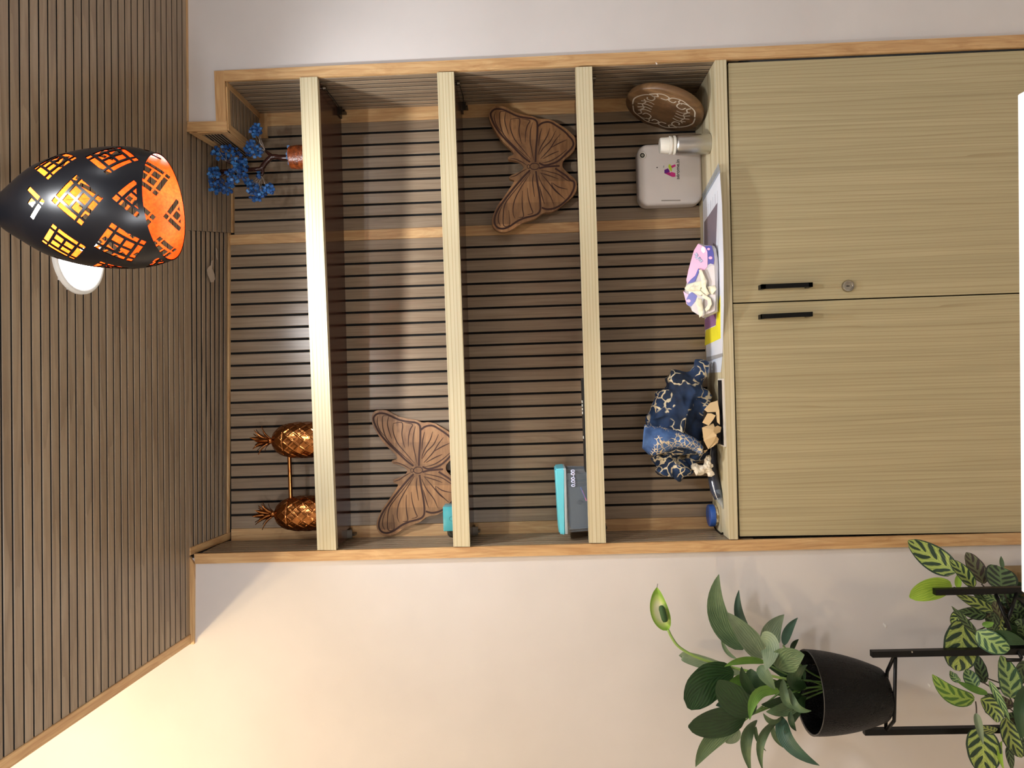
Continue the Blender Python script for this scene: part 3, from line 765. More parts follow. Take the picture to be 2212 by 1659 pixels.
THIN = [[(605,815),(540,775),(470,745),(415,742)],[(605,855),(540,890),(480,930),(420,950)],[(250,215),(240,290),(270,380),(320,440)],[(370,215),(355,300),(370,380),(400,470)],[(355,212),(305,218),(298,290),(310,380),(350,480),(450,590),(560,690),(640,760)],[(420,300),(415,370),(430,440),(470,530),(560,640),(650,750)],[(420,300),(510,290),(525,330),(515,420),(530,520),(548,575)],[(550,295),(635,315),(610,370),(590,450),(585,560)],[(668,335),(645,430),(640,540),(660,650),(680,760)],
 [(770,400),(745,500),(735,600)],[(860,400),(830,490),(760,610),(730,700)],[(925,430),(870,540),(790,620),(740,700)],[(980,465),(920,540),(870,620),(800,700),(755,745)],[(1050,530),(960,570),(870,620)],[(965,655),(880,690),(780,745)],[(1050,640),(960,715),(860,770),(770,790)],
 [(680,910),(668,1000),(690,1170)],[(610,1070),(620,1180),(650,1290),(670,1350),(610,1370)],[(555,1100),(550,1200),(555,1300),(565,1390),(510,1400)],[(650,890),(560,1030),(490,1150),(455,1250),(450,1350),(470,1410)],[(640,890),(520,1040),(420,1160),(360,1250),(340,1360),(345,1490),(410,1480),(400,1320)],[(330,1260),(290,1360),(285,1440),(310,1495)],
 [(745,1050),(770,1150),(800,1250)],[(730,930),(780,1040),(860,1150),(905,1255)],[(760,905),(840,1000),(920,1100),(990,1160)],[(885,1010),(960,1060),(1060,1085)],[(880,1010),(895,1060),(960,1130),(1030,1195)],[(750,900),(850,930),(960,970)],[(760,870),(860,890),(960,920),(1050,980),(1090,995)]]
def ell(cx, cy, rx, ry, n=16): return [(cx + rx * math.cos(2 * math.pi * i / n), cy + ry * math.sin(2 * math.pi * i / n)) for i in range(n + 1)]
def butterfly(tf, shelf_, label, lean):
    z0 = 1e9
    n = Matrix.Rotation(lean, 3, 'X') @ Bn
    zsh = shelf_z(shelf_, F(*tf(1160, 850)).x)
    yb = depth(F(*tf(700, 830)).x) - TH - .034
    pb = V((0, yb, zsh)); pb = pb + V((0, (DR - DL) / 1.312 * (0 - F(*tf(700, 830)).x), 0))
    P = lambda x, y: hit(*tf(x, y), pb, n)
    pts = [P(*q_) for q_ in OUT]; pts = spline(pts + [pts[0]], 2)[:-1]
    dz = zsh + .0008 - min(p.z for p in pts)
    root = thing('wooden_butterfly', label, 'ornament', V((P(700, 830).x, P(700, 830).y, zsh)), 'carved wooden butterflies')
    if dz > 0: dz = dz
    sh_ = Z * dz
    bm = NB(); prism(bm, [p + sh_ for p in pts], -n * .016)
    bmesh.ops.bevel(bm, geom=[e for e in bm.edges if all((v.co - pb - sh_).dot(n) > -.002 for v in e.verts) and len(e.link_faces) == 2], offset=.0016, segments=2, affect='EDGES')
    obj('wing_board', bm, M['acacia'], root)
    bm = NB(); e = n * .0006 + sh_
    for L in THICK: ribbon(bm, [p + e for p in spline([P(*q_) for q_ in L], 4)], .0056, n, False)
    for L in THIN: ribbon(bm, [p + e for p in spline([P(*q_) for q_ in L], 4)], .0030, n)
    ribbon(bm, [P(*q_) + e for q_ in ell(690, 828, 52, 36)], .0026, n, False); ribbon(bm, [P(*q_) + e for q_ in ell(622, 830, 15, 22)], .002, n, False)
    obj('burnt_lines', bm, M['burn'], root)
f2 = zc(1020, 200, 5.186)
butterfly(f2, s3, 'dark carved wooden butterfly standing on the lowest shelf in front of the wall', math.radians(5))
cA, sA = math.cos(-.0157), math.sin(-.0157)
def f1(x, y):
    dx, dy = (x - 622) / 5.186, (y - 830) / 5.186; return (897 + dx * cA - dy * sA, 1016 + dx * sA + dy * cA)
butterfly(f1, s2, 'lighter carved wooden butterfly on the middle shelf behind the teal box', math.radians(-6))

# ------------------------------------------------------------------ small things on the shelves
def rbox(name, mat, parent, x0, x1, y0, y1, z0, z1, r, seg=3, lab=None, smooth=True):
    bm = NB(); box(bm, x0, x1, y0, y1, z0, z1); bmesh.ops.bevel(bm, geom=bm.edges[:], offset=r, segments=seg, affect='EDGES', profile=.5)
    return obj(name, bm, mat, parent, smooth, lab, sharp=50)
yb = .040; a, b = F(958, 1148, yb), F(970, 1095, yb); zs = shelf_z(s2, a.x)
o = thing('teal_box', 'small glossy teal box at the left end of the middle shelf', 'box', ((a.x + b.x) / 2, yb + .03, zs + .0004))
rbox('body', plain('teal_card', (66, 156, 168), .22), o, a.x, b.x, yb, yb + .06, zs + .0006, a.z, .0015, 2)
bm = NB(); c = F(975, 1120.5, yb - .0004); tube(bm, [c + V((.006 * math.cos(q_ * .3), 0, .006 * math.sin(q_ * .3))) for q_ in range(22)], .0004, 4); obj('thumb_notch', bm, plain('teal_line', (40, 120, 132), .5), o)
p = F(975, 1156, .07)
bm = NB(); zs = shelf_z(s2, p.x); lathe(bm, [(0, 0), (.014, 0), (.017, .008), (.018, .020), (.015, .032), (.009, .038), (0, .040)], V((p.x + .004, .095, zs + .0004)), Z, 20)
tag(recenter(obj('round_pot', bm, plain('olive_dark', (62, 60, 48), .5), None, True), V((p.x + .004, .095, zs + .0004))), 'small dark olive rounded pot half hidden beside the teal box', 'pot')
# black remote lying on the lowest shelf
YR = .030; a, b = F(1250.5, 817, YR), F(1257, 1020, YR); za, zb2 = shelf_z(s3, a.x), shelf_z(s3, b.x)
rem = thing('remote_control', 'long black remote lying along the front of the lowest shelf', 'remote', ((a.x + b.x) / 2, YR + .02, za))
bm = NB(); hA = .0165
hexa(bm, [V((b.x, YR, zb2 + .0006)), V((a.x, YR, za + .0006)), V((a.x, YR + .045, za + .0006)), V((b.x, YR + .045, zb2 + .0006))], [V((b.x, YR + .001, zb2 + hA - .002)), V((a.x, YR + .001, za + hA)), V((a.x, YR + .044, za + hA)), V((b.x, YR + .044, zb2 + hA - .002))]); bev(bm, .002, 2)
obj('body', bm, plain('remote_black', (18, 19, 18), .45), rem, True, sharp=40)
for px in (868, 876, 884, 892, 945):
    c = F(1249, px, YR + .008); bm = NB(); zz = shelf_z(s3, c.x) + hA
    box(bm, c.x - .0035, c.x + .0035, YR + .004, YR + .012, zz - .002, zz + (.0016 if px < 940 else .0008)); bev(bm, .0005, 1); obj('button', bm, plain('button_pale', (214, 214, 206), .5), rem)
# food container with teal lid
YC = .034; a, b = F(1222, 1154, YC), F(1222, 1012, YC); zs = shelf_z(s3, (a.x + b.x) / 2); zt2 = F(1222, 1080, YC).z
con = thing('food_container', 'clear plastic food container with a teal lid at the left of the lowest shelf', 'container', ((a.x + b.x) / 2, YC + .055, zs + .0004))
t = NT('clear_plastic'); t.base(lin((150, 164, 178))); t.p(Roughness=.25, IOR=1.3); t.b.inputs['Transmission Weight'].default_value = .0; t.b.inputs['Alpha'].default_value = .34; M['clear'] = t.m
bm = NB(); zl = zs + .0008; x0, x1 = a.x + .002, b.x - .003; y0, y1 = YC, YC + .105
hexa(bm, [V((x0 + .004, y0 + .004, zl)), V((x1 - .004, y0 + .004, zl)), V((x1 - .004, y1 - .004, zl)), V((x0 + .004, y1 - .004, zl))], [V((x0, y0, zt2)), V((x1, y0, zt2)), V((x1, y1, zt2)), V((x0, y1, zt2))])
bmesh.ops.bevel(bm, geom=[e for e in bm.edges if not all(v.co.z > zt2 - .001 for v in e.verts)], offset=.010, segments=4, affect='EDGES')
bmesh.ops.delete(bm, geom=[f for f in bm.faces if all(v.co.z > zt2 - .001 for v in f.verts)], context='FACES'); obj('tub', bm, M['clear'], con, True, sharp=50)
LT = F(1203, 1080, YC - .004).z
teal = plain('teal_lid', (96, 196, 214), .35)
bm = NB(); x0, x1, y0, y1 = a.x - .002, b.x + .001, YC - .004, YC + .109
hexa(bm, [V((x0, y0, zt2 + .004)), V((x1, y0, zt2 - .001)), V((x1, y1, zt2 - .001)), V((x0, y1, zt2 + .004))], [V((x0 + .004, y0 + .003, LT - .003)), V((x1 - .002, y0 + .003, LT + .002)), V((x1 - .002, y1 - .003, LT + .002)), V((x0 + .004, y1 - .003, LT - .003))]); bmesh.ops.bevel(bm, geom=bm.edges[:], offset=.0035, segments=3, affect='EDGES')
obj('lid', bm, teal, con, True, sharp=60)
rbox('lid_rim', plain('rim_plastic', (168, 178, 184), .4), con, a.x, b.x + .0005, YC - .003, YC + .108, zt2 - .004, zt2 + .0045, .002, 2)
tc_ = F(1238.5, 1033, YC - .0004)
obj('marker_text', text_bm('0.00-00', .0160, tc_, X, Z, .0003, 'CENTER', .0006), plain('pale_ink', (206, 214, 250), .5), con, False, 'handwritten pale blue figures')
c = F(1252.5, 1085, YC - .0004); bm = NB(); tube(bm, [c + V((.006 * math.cos(q_ * .32), 0, .006 * math.sin(q_ * .32))) for q_ in range(21)], .0005, 4); obj('mould_ring', bm, plain('ring_grey', (60, 70, 78), .5), con)
# what is inside the container: slate coloured stack, one blue and one pink stick
tag(rbox('grey_stack', plain('slate_stuff', (58, 68, 84), .6), None, a.x + .012, F(1240, 1052, YC).x, YC + .012, YC + .092, zs + .0026, zt2 - .010, .004), 'dark slate block seen through the clear container', 'block')
for nm, rgb, px, dy in (('blue_stick', (60, 84, 190), 1055, .0), ('pink_stick', (226, 96, 170), 1062, .004)):
    p0, p1 = F(1255, px - 3, YC + .0062), F(1264, px + 20, YC + .0062); bm = NB(); p0.z += .001 - dy; p1.z = max(zs + .0045, p1.z - dy)
    tube(bm, [p0, p1], .0018, 8); o = obj(nm, bm, plain(nm, rgb, .4)); c = (p0 + p1) / 2; recenter(o, c)
    tag(o, ('blue' if 'blue' in nm else 'pink') + ' thin stick leaning inside the clear container', 'stick')
# ------------------------------------------------------------------ things on the cabinet top
from mathutils import noise as NZ
def ztop(px, py): return T(px, py, ZC)
YD = .176; c0, c1 = F(1448, 309, YD), F(1448, 442, YD); zt3, zb3 = F(1378.5, 375, YD).z, F(1517.5, 375, YD).z
dev = thing('scent_diffuser', 'white square scent diffuser with rounded corners and a coloured logo on the cabinet top', 'diffuser', V(((c0.x + c1.x) / 2, YD + .02, ZC + .0004)))
pw = plain('diffuser_white', (206, 198, 192), .4, 0, .02)
bm = NB(); box(bm, c1.x, c0.x, YD, YD + .042, zb3, zt3)
bmesh.ops.bevel(bm, geom=[e for e in bm.edges if abs((e.verts[0].co - e.verts[1].co).y) > .03], offset=.030, segments=8, affect='EDGES', profile=.5)
bmesh.ops.bevel(bm, geom=[e for e in bm.edges if all(v.co.y < YD + .001 for v in e.verts)], offset=.010, segments=4, affect='EDGES', profile=.5)
obj('body', bm, pw, dev, True, sharp=40)
for py in (335, 396):
    c = F(1515.5, py, YD + .012); bm = NB(); lathe(bm, [(0, 0), (.004, .0), (.005, .003), (.004, .008), (.003, zb3 - ZC + .002)], V((c.x, YD + .010, ZC + .0006)), Z, 14); obj('foot', bm, pw, dev, True)
    bm = NB(); lathe(bm, [(0, 0), (.004, .0), (.005, .003), (.003, zb3 - ZC + .002)], V((c.x, YD + .034, ZC + .0006)), Z, 14); obj('foot', bm, pw, dev, True)
e = zc(1320, 120, 4.88); FD = lambda x, y, o=.0003: F(*e(x, y), YD - o)
c = FD(330, 1053); bm = NB(); lathe(bm, [(.0104, 0), (.0104, .002), (.0088, .0026), (.0076, .0012), (.0070, .0004)], c, -Y_, 28); obj('button_ring', bm, plain('ring_cream', (226, 220, 208), .35), dev, True)
bm = NB(); lathe(bm, [(.0072, 0), (.0068, .0012), (.0046, .0014), (.0042, .0008)], c, -Y_, 28); obj('button_gap', bm, M['black'], dev, True)
bm = NB(); lathe(bm, [(.0044, 0), (.0042, .0018), (.0, .0022)], c, -Y_, 24); obj('button', bm, plain('button_olive', (150, 146, 130), .4), dev, True)
c = FD(485, 1180); bm = NB(); lathe(bm, [(.0019, -.001), (.0018, .0004), (0, .0005)], c, -Y_, 12); obj('pin_hole', bm, M['black'], dev)
bm = NB(); prism(bm, [FD(*q_) for q_ in ((530, 1522), (732, 1520), (732, 1533), (530, 1535))], (0, .001, 0)); obj('side_slot', bm, plain('slot_grey', (150, 142, 134), .5), dev)
dr_ = (FD(700, 1092) - FD(700, 1305)).normalized(); du_ = (FD(600, 1200) - FD(700, 1200)).normalized()
obj('logo_text', text_bm('aérome.in', .0148, FD(704, 1199), dr_, du_, .0002, 'CENTER', .0002), plain('logo_grey', (66, 62, 62), .5), dev)
obj('trade_mark', text_bm('TM', .0046, FD(556, 1172), dr_, du_, .0002), plain('tm_grey', (80, 76, 76), .5), dev)
def flat(name, pts, mat, parent, fn, d): bm = NB(); prism(bm, [fn(*q_) for q_ in pts], d); return obj(name, bm, mat, parent)
dd = (0, .0003, 0)
flat('logo_left', [(562, 1205), (600, 1188), (622, 1222), (612, 1228), (660, 1250), (680, 1240), (655, 1280), (640, 1277), (562, 1240)], plain('logo_magenta', (170, 30, 112), .4), dev, FD, dd)
flat('logo_purple', [(562, 1208), (598, 1190), (618, 1222), (590, 1238), (562, 1240)], plain('logo_purple', (92, 28, 120), .4), dev, lambda x, y: FD(x, y, .0005), dd)
flat('logo_right', [(617, 1168), (675, 1146), (682, 1166), (640, 1188), (634, 1200)], plain('logo_pink', (196, 40, 122), .4), dev, FD, dd)
flat('logo_bar', [(632, 1226), (676, 1238), (680, 1276), (656, 1280), (626, 1262)], plain('logo_rose', (196, 40, 122), .4), dev, lambda x, y: FD(x, y, .0004), dd)
flat('logo_leaf', [(608, 1150), (622, 1146), (640, 1180), (642, 1215), (636, 1222), (618, 1205), (604, 1175)], plain('logo_green', (176, 200, 50), .4), dev, lambda x, y: FD(x, y, .0006), dd)
# aluminium bottle
YB_ = T(1533, 312, ZC).y; mp = (YB_ - CAM.y) / FPX; c = F(1500, 312, YB_); c = V((c.x, YB_, ZC + .0005)); hx = lambda x: (F(x, 312, YB_).z - ZC - .0005)
bot = thing('aluminium_bottle', 'small aluminium bottle with ribbed white screw cap before the diffuser', 'bottle', c)
R0 = 21.2 * mp
bm = NB(); lathe(bm, [(0, 0), (R0 * .96, 0), (R0, .002), (R0, hx(1464)), (R0 * .93, hx(1460)), (R0 * .72, hx(1457)), (R0 * .7, hx(1452)), (0, hx(1452))], c, Z, 40); t = NT('brushed_aluminium'); t.base(lin((186, 184, 180))); t.p(Roughness=.34, Metallic=1); t.bump(t.noise(t.coords((30, 30, 900)), 1, 2), .15, .0005); obj('body', bm, t.m, bot, True, sharp=50)
wc = plain('cap_white', (230, 226, 214), .4, 0, .02)
bm = NB(); lathe(bm, [(R0 * .70, hx(1457.5)), (R0 * .93, hx(1457.5)), (R0 * .93, hx(1454)), (R0 * .74, hx(1453)), (R0 * .74, hx(1450)), (R0 * .90, hx(1449)), (R0 * .90, hx(1445)), (R0 * .7, hx(1444.5))], c, Z, 40); obj('cap_collar', bm, wc, bot, True, sharp=30)
bm = NB(); lathe(bm, [(R0 * .7, hx(1445)), (R0 * .78, hx(1444)), (R0 * .77, hx(1427)), (R0 * .72, hx(1425)), (0, hx(1424.6))], c, Z, 96, lambda a, h, r: .0005 * math.cos(a * 32) if r > R0 * .75 else 0); obj('cap', bm, wc, bot, True, sharp=50)
# round carved board leaning on the right cheek
p0 = T(1521, 268, ZC); yb_ = .135
cc = F(1436, 240, yb_); nrm = V((-.94, -.08, .33)).normalized()
rad = .116; low = cc + (-Z - nrm * (-Z).dot(nrm)).normalized() * rad
low_th = min((low).z, (low - nrm * .021).z); cc = cc + Z * (ZC + .001 - low_th)
brd = thing('round_board', 'thick round wooden board with carved white scrolls leaning in the right niche corner', 'board', V((cc.x, cc.y, ZC)))
M['board_wood'] = wood('board_wood', [(.25, (92, 66, 42)), (.55, (124, 92, 60)), (.8, (150, 114, 76))], 'Z', 40, 6, .45, 0, 1)
bm = NB(); lathe(bm, [(0, 0), (rad - .004, 0), (rad - .0008, -.003), (rad, -.008), (rad - .0008, -.017), (rad - .004, -.021), (0, -.021)], cc, nrm, 56); obj('disc', bm, M['board_wood'], brd, True, sharp=50)
bu = (X - nrm * X.dot(nrm)).normalized(); bv_ = nrm.cross(bu); upv = (Z - nrm * Z.dot(nrm)).normalized(); rtv = upv.cross(nrm)
bm = NB(); nn_ = nrm * .0006
def D2(a, b): return cc + (rtv * a + upv * b) * rad + nn_
for sgn in (1, -1):
    for L in ([(-.15, .78), (-.45, .70), (-.62, .48), (-.60, .30), (-.42, .26), (-.34, .40), (-.46, .48)], [(-.1, .80), (.2, .80), (.45, .66), (.60, .46), (.52, .32), (.36, .36), (.36, .48), (.46, .50)], [(-.62, .52), (-.76, .30), (-.74, .08), (-.60, .02), (-.54, .14), (-.64, .2)], [(.62, .48), (.78, .2), (.72, .0), (.58, .04), (.58, .18)], [(-.3, .62), (-.18, .46), (-.2, .30)], [(-.15, .66), (-.04, .48), (-.08, .30)], [(.02, .68), (.1, .48), (.06, .3)], [(.2, .62), (.26, .44), (.2, .28)], [(-.5, .6), (-.4, .52), (-.25, .56), (-.1, .5), (.05, .56), (.2, .5), (.32, .56)], [(-.74, .28), (-.64, .26), (-.58, .36)], [(.72, .3), (.62, .26), (.56, .4)]):
        ribbon(bm, [D2(a * sgn, b * sgn) for a, b, _ in [tuple(p) for p in spline([V((x, y_, 0)) for x, y_ in L], 5)]], .0040, nrm, False)
obj('carving', bm, plain('carved_white', (202, 188, 168), .7), brd, False, 'pale carved scroll lines')
# printed sheets in clear film
ZS = ZC + .0006
zp = zc(1440, 340, 3.32)
she = thing('printed_sheet', 'long white printed sheet with yellow and purple blocks lying under the tissue pack', 'paper', V((.35, .1, ZS)))
TS = lambda x, y, o=0: T(x, y, ZS + .0016 + o)
bm = NB(); prism(bm, [TS(1554, 368), TS(1558.5, 440), TS(1562, 560), TS(1562.5, 660), TS(1560, 770), TS(1526, 770), TS(1521, 640), TS(1518, 430)], (0, 0, -.0014)); obj('sheet', bm, plain('sheet_white', (222, 226, 236), .35, 0, .02), she)
bm = NB(); prism(bm, [TS(1552, 352, .0006), TS(1556, 372, .0006), TS(1554, 374, .0006), TS(1518, 436, .0006), TS(1516.5, 420, .0006)], (0, 0, -.0005)); obj('film_edge', bm, M['clear'], she)
for nm, rgb, pts in (('yellow_block', (236, 226, 50), [(1556, 637), (1556.5, 731), (1522, 747), (1524.5, 713), (1546, 704), (1549, 674)]), ('purple_block', (146, 104, 150), [(1546.5, 668), (1546.5, 702), (1523, 713), (1522, 690)]), ('grey_block', (120, 108, 118), [(1549.5, 438), (1547, 520), (1541, 600), (1521, 560), (1521, 480)]), ('teal_block', (96, 150, 140), [(1549.5, 645), (1549.5, 672), (1546, 674), (1546, 648)])):
    bm = NB(); prism(bm, [TS(x, y, .0003) for x, y in pts], (0, 0, -.0003)); obj(nm, bm, plain(nm, rgb, .5), she)
bm = NB()
for i, xx in enumerate((1523, 1527, 1531, 1535.5, 1540, 1545, 1550)):
    a, b = TS(xx - .5, 405 + (7 - i) * 7, .0006), TS(xx + 2.6, 615, .0006); ribbon(bm, [a, b], .0014 if i % 2 else .0009, Z, False)
obj('printed_lines', bm, plain('print_grey', (128, 124, 136), .6), she)
bm = NB(); prism(bm, [TS(1560.5, 768, -.0013), TS(1557, 804, -.0013), TS(1527, 806, -.0013), TS(1526, 768, -.0013)], (0, 0, -.0003)); o = obj('under_sheet', bm, plain('under_white', (206, 214, 228), .5), she)
bm = NB(); prism(bm, [TS(1560, 763, .0005), TS(1560, 770, .0005), TS(1526, 781, .0005), TS(1525.5, 772, .0005)], (0, 0, -.0004)); obj('film_seam', bm, plain('film_grey', (164, 164, 166), .3), she)
# tissue pack
TP0 = F(1551, 605, .010); TN = V((0, -.80, .60)).normalized(); tz = zc(1470, 510, 8.73)
pk = thing('tissue_pack', 'pink and blue tissue pack, a cream tissue pulled out, on the printed sheet', 'tissues', V((TP0.x, .06, ZS + .0022)))
PKZ = TP0
def TF(x, y, o=0.0):
    return hit(*tz(x, y), PKZ, TN) + TN * o
O_ = [(330, 130), (470, 170), (600, 175), (655, 240), (695, 420), (705, 600), (700, 900), (690, 1200), (680, 1420), (560, 1480), (410, 1540), (215, 1420), (140, 1300), (60, 1040), (90, 930), (140, 760), (200, 500), (245, 330)]
lowz = min(TF(*q_).z for q_ in O_); PKZ = PKZ + Z * max(0, (ZS + .0026 - lowz))
cen = (400, 820); bm = NB(); rings = []
for s_c, off in ((.70, .004), (.90, .0035), (1.0, -.004), (1.0, -.018), (.92, -.034), (.6, -.042)):
    rings.append([bm.verts.new(TF(cen[0] + (x - cen[0]) * s_c, cen[1] + (y - cen[1]) * s_c, off)) for x, y in O_])
n = len(O_)
for a, b in zip(rings, rings[1:]):
    for i in range(n): bm.faces.new((a[i], a[(i + 1) % n], b[(i + 1) % n], b[i]))
bm.faces.new(rings[0][::-1]); bm.faces.new(rings[-1])
mz = ZS + .0024
for v in bm.verts: v.co.z = max(v.co.z, mz)
obj('pack', bm, plain('pack_film', (190, 186, 190), .22), pk, True, sharp=60)
def pf(name, pts, rgb, o, rough=.3):
    bm = NB(); ps = [TF(x, y, o) for x, y in pts]
    for p in ps: p.z = max(p.z, mz)
    prism(bm, ps, -TN * .0004); bmesh.ops.triangulate(bm, faces=bm.faces[:]); return obj(name, bm, plain('pack_' + name, rgb, rough), pk)
pf('pink_panel', [(345, 150), (420, 185), (480, 215), (520, 300), (525, 450), (520, 580), (470, 640), (430, 600), (370, 610), (330, 680), (290, 750), (200, 830), (140, 900), (125, 830), (165, 640), (220, 440), (265, 280)], (232, 168, 202), .0052)
pf('pink_corner', [(65, 1040), (110, 1075), (170, 1105), (230, 1100), (230, 1200), (200, 1330), (130, 1290)], (230, 164, 200), .0050)
pf('blue_band', [(470, 190), (600, 185), (640, 330), (650, 450), (640, 540), (580, 520), (530, 545), (528, 420), (520, 300)], (46, 42, 142), .0054)
pf('blue_wave', [(145, 900), (200, 830), (290, 750), (350, 610), (375, 640), (330, 760), (290, 860), (200, 890)], (52, 48, 158), .0054)
pf('blue_corner', [(130, 1180), (170, 1100), (230, 1060), (330, 1130), (290, 1240), (215, 1330), (150, 1310), (125, 1240)], (50, 46, 154), .0054)
for (x, y, r) in ((545, 250, 28), (580, 415, 36), (170, 1225, 38)): pf('pink_dot', [(x + r * math.cos(q_ * .52), y + r * .8 * math.sin(q_ * .52)) for q_ in range(12)], (226, 160, 200), .0058)
pf('clear_window', [(375, 640), (470, 640), (600, 560), (655, 560), (660, 700), (670, 930), (675, 1200), (660, 1410), (410, 1520), (225, 1410), (215, 1330), (330, 1130), (250, 1060), (330, 860)], (206, 200, 200), .0048, .2)
r_ = (TF(255, 290) - TF(450, 545)).normalized(); u_ = TN.cross(r_)
u_ = u_ if (TF(300, 500) - TF(400, 400)).dot(u_) > 0 else -u_
tcx = TF(352, 418, .0054)
obj('lettering_edge', text_bm('anPlu', .0150, tcx, r_, u_, .0002, 'CENTER', .0009, .15), plain('letter_blue', (40, 110, 190), .4), pk)
obj('lettering', text_bm('anPlu', .0150, tcx + TN * .0004, r_, u_, .0002, 'CENTER', .0001, .15), plain('letter_white', (240, 240, 250), .4), pk)
pf('white_badge', [(405, 235), (440, 195), (475, 235), (480, 300), (445, 330), (405, 285)], (236, 226, 240), .0056)
bm = NB(); rt = random.Random(4)
tis = [([(100, 990), (150, 925), (300, 880), (440, 845), (462, 900), (330, 945), (250, 965), (200, 1020), (300, 1030), (400, 1030), (470, 1100), (400, 1130), (250, 1060), (130, 1040)], .012), ([(380, 650), (450, 640), (500, 760), (540, 860), (530, 960), (580, 1090), (530, 1130), (470, 1060), (440, 960), (450, 850)], .016), ([(470, 1090), (600, 1180), (640, 1290), (590, 1380), (520, 1430), (490, 1380), (560, 1300), (540, 1220), (455, 1170)], .014), ([(380, 1180), (450, 1190), (470, 1400), (480, 1500), (410, 1545), (390, 1400), (350, 1260)], .018), ([(250, 960), (430, 880), (520, 980), (470, 1090), (330, 1040), (230, 1010)], .010), ([(540, 960), (660, 930), (690, 1000), (640, 1110), (580, 1080)], .010)]
for pts, h in tis:
    ps = [TF(x, y, h + rt.uniform(-.005, .005)) for x, y in pts]
    for p in ps: p.z = max(p.z, mz + .002)
    prism(bm, ps, -TN * .0012)
bmesh.ops.triangulate(bm, faces=bm.faces[:]); bmesh.ops.subdivide_edges(bm, edges=bm.edges[:], cuts=3)
for v in bm.verts: v.co += TN * (.0040 * NZ.noise(v.co * 90) + .0016 * NZ.noise(v.co * 240)); v.co.z = max(v.co.z, mz + .001)
obj('tissue', bm, plain('tissue_cream', (238, 232, 206), .8, 0, .03), pk, True, 'crumpled cream tissue sticking out')
# blue batik cloth, bundled
def blob(parts, voxel, amp, sm=4):
    bm = NB()
    for c, r in parts:
        g_ = bmesh.ops.create_icosphere(bm, subdivisions=3, radius=1)
        for v in g_['verts']: v.co = V((v.co.x * r[0], v.co.y * r[1], v.co.z * r[2])) + c
    me = bpy.data.meshes.new('b'); bm.to_mesh(me); bm.free(); o = bpy.data.objects.new('b', me); COL.objects.link(o)
    m_ = o.modifiers.new('r', 'REMESH'); m_.mode = 'VOXEL'; m_.voxel_size = voxel
    m2 = o.modifiers.new('s', 'SMOOTH'); m2.factor = .5; m2.iterations = sm
    e_ = bpy.data.meshes.new_from_object(o.evaluated_get(bpy.context.evaluated_depsgraph_get())); bpy.data.objects.remove(o); bpy.data.meshes.remove(me)
    bm = NB(); bm.from_mesh(e_); bpy.data.meshes.remove(e_); bm.normal_update()
    for v in bm.verts: v.co += v.normal * amp(v.co)
    for v in bm.verts: v.co.z = max(v.co.z, ZC + .001)
    return bm
def folds(p):
    w = p * 12; n1 = NZ.noise(w); n2 = NZ.noise(w * .6 + V((7, 3, 1)))
    ph = 95 * (p.x * .86 - p.z * .50) + 6.5 * n1 + 30 * p.y
    ph2 = 120 * (p.x * .25 + p.z * .96) + 6 * n2
    f1_, f2_ = (1 - abs(math.sin(ph * .5))) ** 1.5, (1 - abs(math.sin(ph2 * .5))) ** 1.5
    m_ = min(1, max(0, n2 * 2.2 + .5))
    return .0125 * (f1_ * m_ + f2_ * (1 - m_)) - .004 + .003 * n1 + .0012 * NZ.noise(p * 85)
cz = zc(1360, 760, 5.53)
def CL(x, y, Yc, r, sy=1.0):
    p = F(*cz(x, y), Yc); rr = r / 5.53 * (Yc - CAM.y) / FPX; return (p, (rr, min(rr * sy, .075), rr))
cl = thing('blue_cloth', 'bundled dark blue cloth with cream batik flowers heaped on the cabinet top', 'cloth', V((F(*cz(600, 800), .08).x, .09, ZC + .0004)))
parts = [CL(850, 170, .085, 75), CL(800, 290, .09, 120), CL(600, 380, .095, 175), CL(700, 470, .085, 190), CL(470, 560, .095, 150), CL(420, 700, .09, 190), CL(330, 860, .095, 150), CL(620, 720, .065, 200, .8), CL(800, 680, .075, 150), CL(560, 900, .065, 210, .8), CL(750, 900, .08, 150), CL(330, 1030, .085, 160), CL(520, 1060, .055, 190, .8), CL(730, 1080, .07, 150), CL(820, 1220, .09, 110), CL(450, 1300, .105, 170), CL(440, 1400, .08, 110), CL(600, 1400, .085, 130), CL(690, 1330, .105, 100), CL(870, 560, .08, 100)]
t = NT('batik')
v = t.coords((1, 1, 1)); ns = t.n('ShaderNodeTexNoise'); ns.inputs['Scale'].default_value = 26; ns.inputs['Detail'].default_value = 2; t.l(v, ns.inputs['Vector'])
mv = t.n('ShaderNodeVectorMath', operation='MULTIPLY_ADD'); mv.inputs[1].default_value = (.05, .05, .05); t.l(ns.outputs['Color'], mv.inputs[0]); t.l(v, mv.inputs[2])
vo_ = t.n('ShaderNodeTexVoronoi', feature='DISTANCE_TO_EDGE'); vo_.inputs['Scale'].default_value = 34; t.l(mv.outputs[0], vo_.inputs['Vector'])
ln = t.ramp(vo_.outputs['Distance'], [(.0, (1, 1, 1, 1)), (.055, (1, 1, 1, 1)), (.085, (0, 0, 0, 1))])
mk = t.ramp(t.noise(v, 15, 2), [(.48, (0, 0, 0, 1)), (.52, (1, 1, 1, 1))])
v2 = t.n('ShaderNodeTexVoronoi'); v2.inputs['Scale'].default_value = 24; t.l(mv.outputs[0], v2.inputs['Vector'])
bl_ = t.ramp(v2.outputs['Distance'], [(.12, (1, 1, 1, 1)), (.16, (0, 0, 0, 1))])
mk2 = t.ramp(t.noise(v, 9, 1), [(.5, (0, 0, 0, 1)), (.55, (1, 1, 1, 1))])
fac = t.math('MAXIMUM', t.math('MULTIPLY', ln, mk), t.math('MULTIPLY', bl_, mk2))
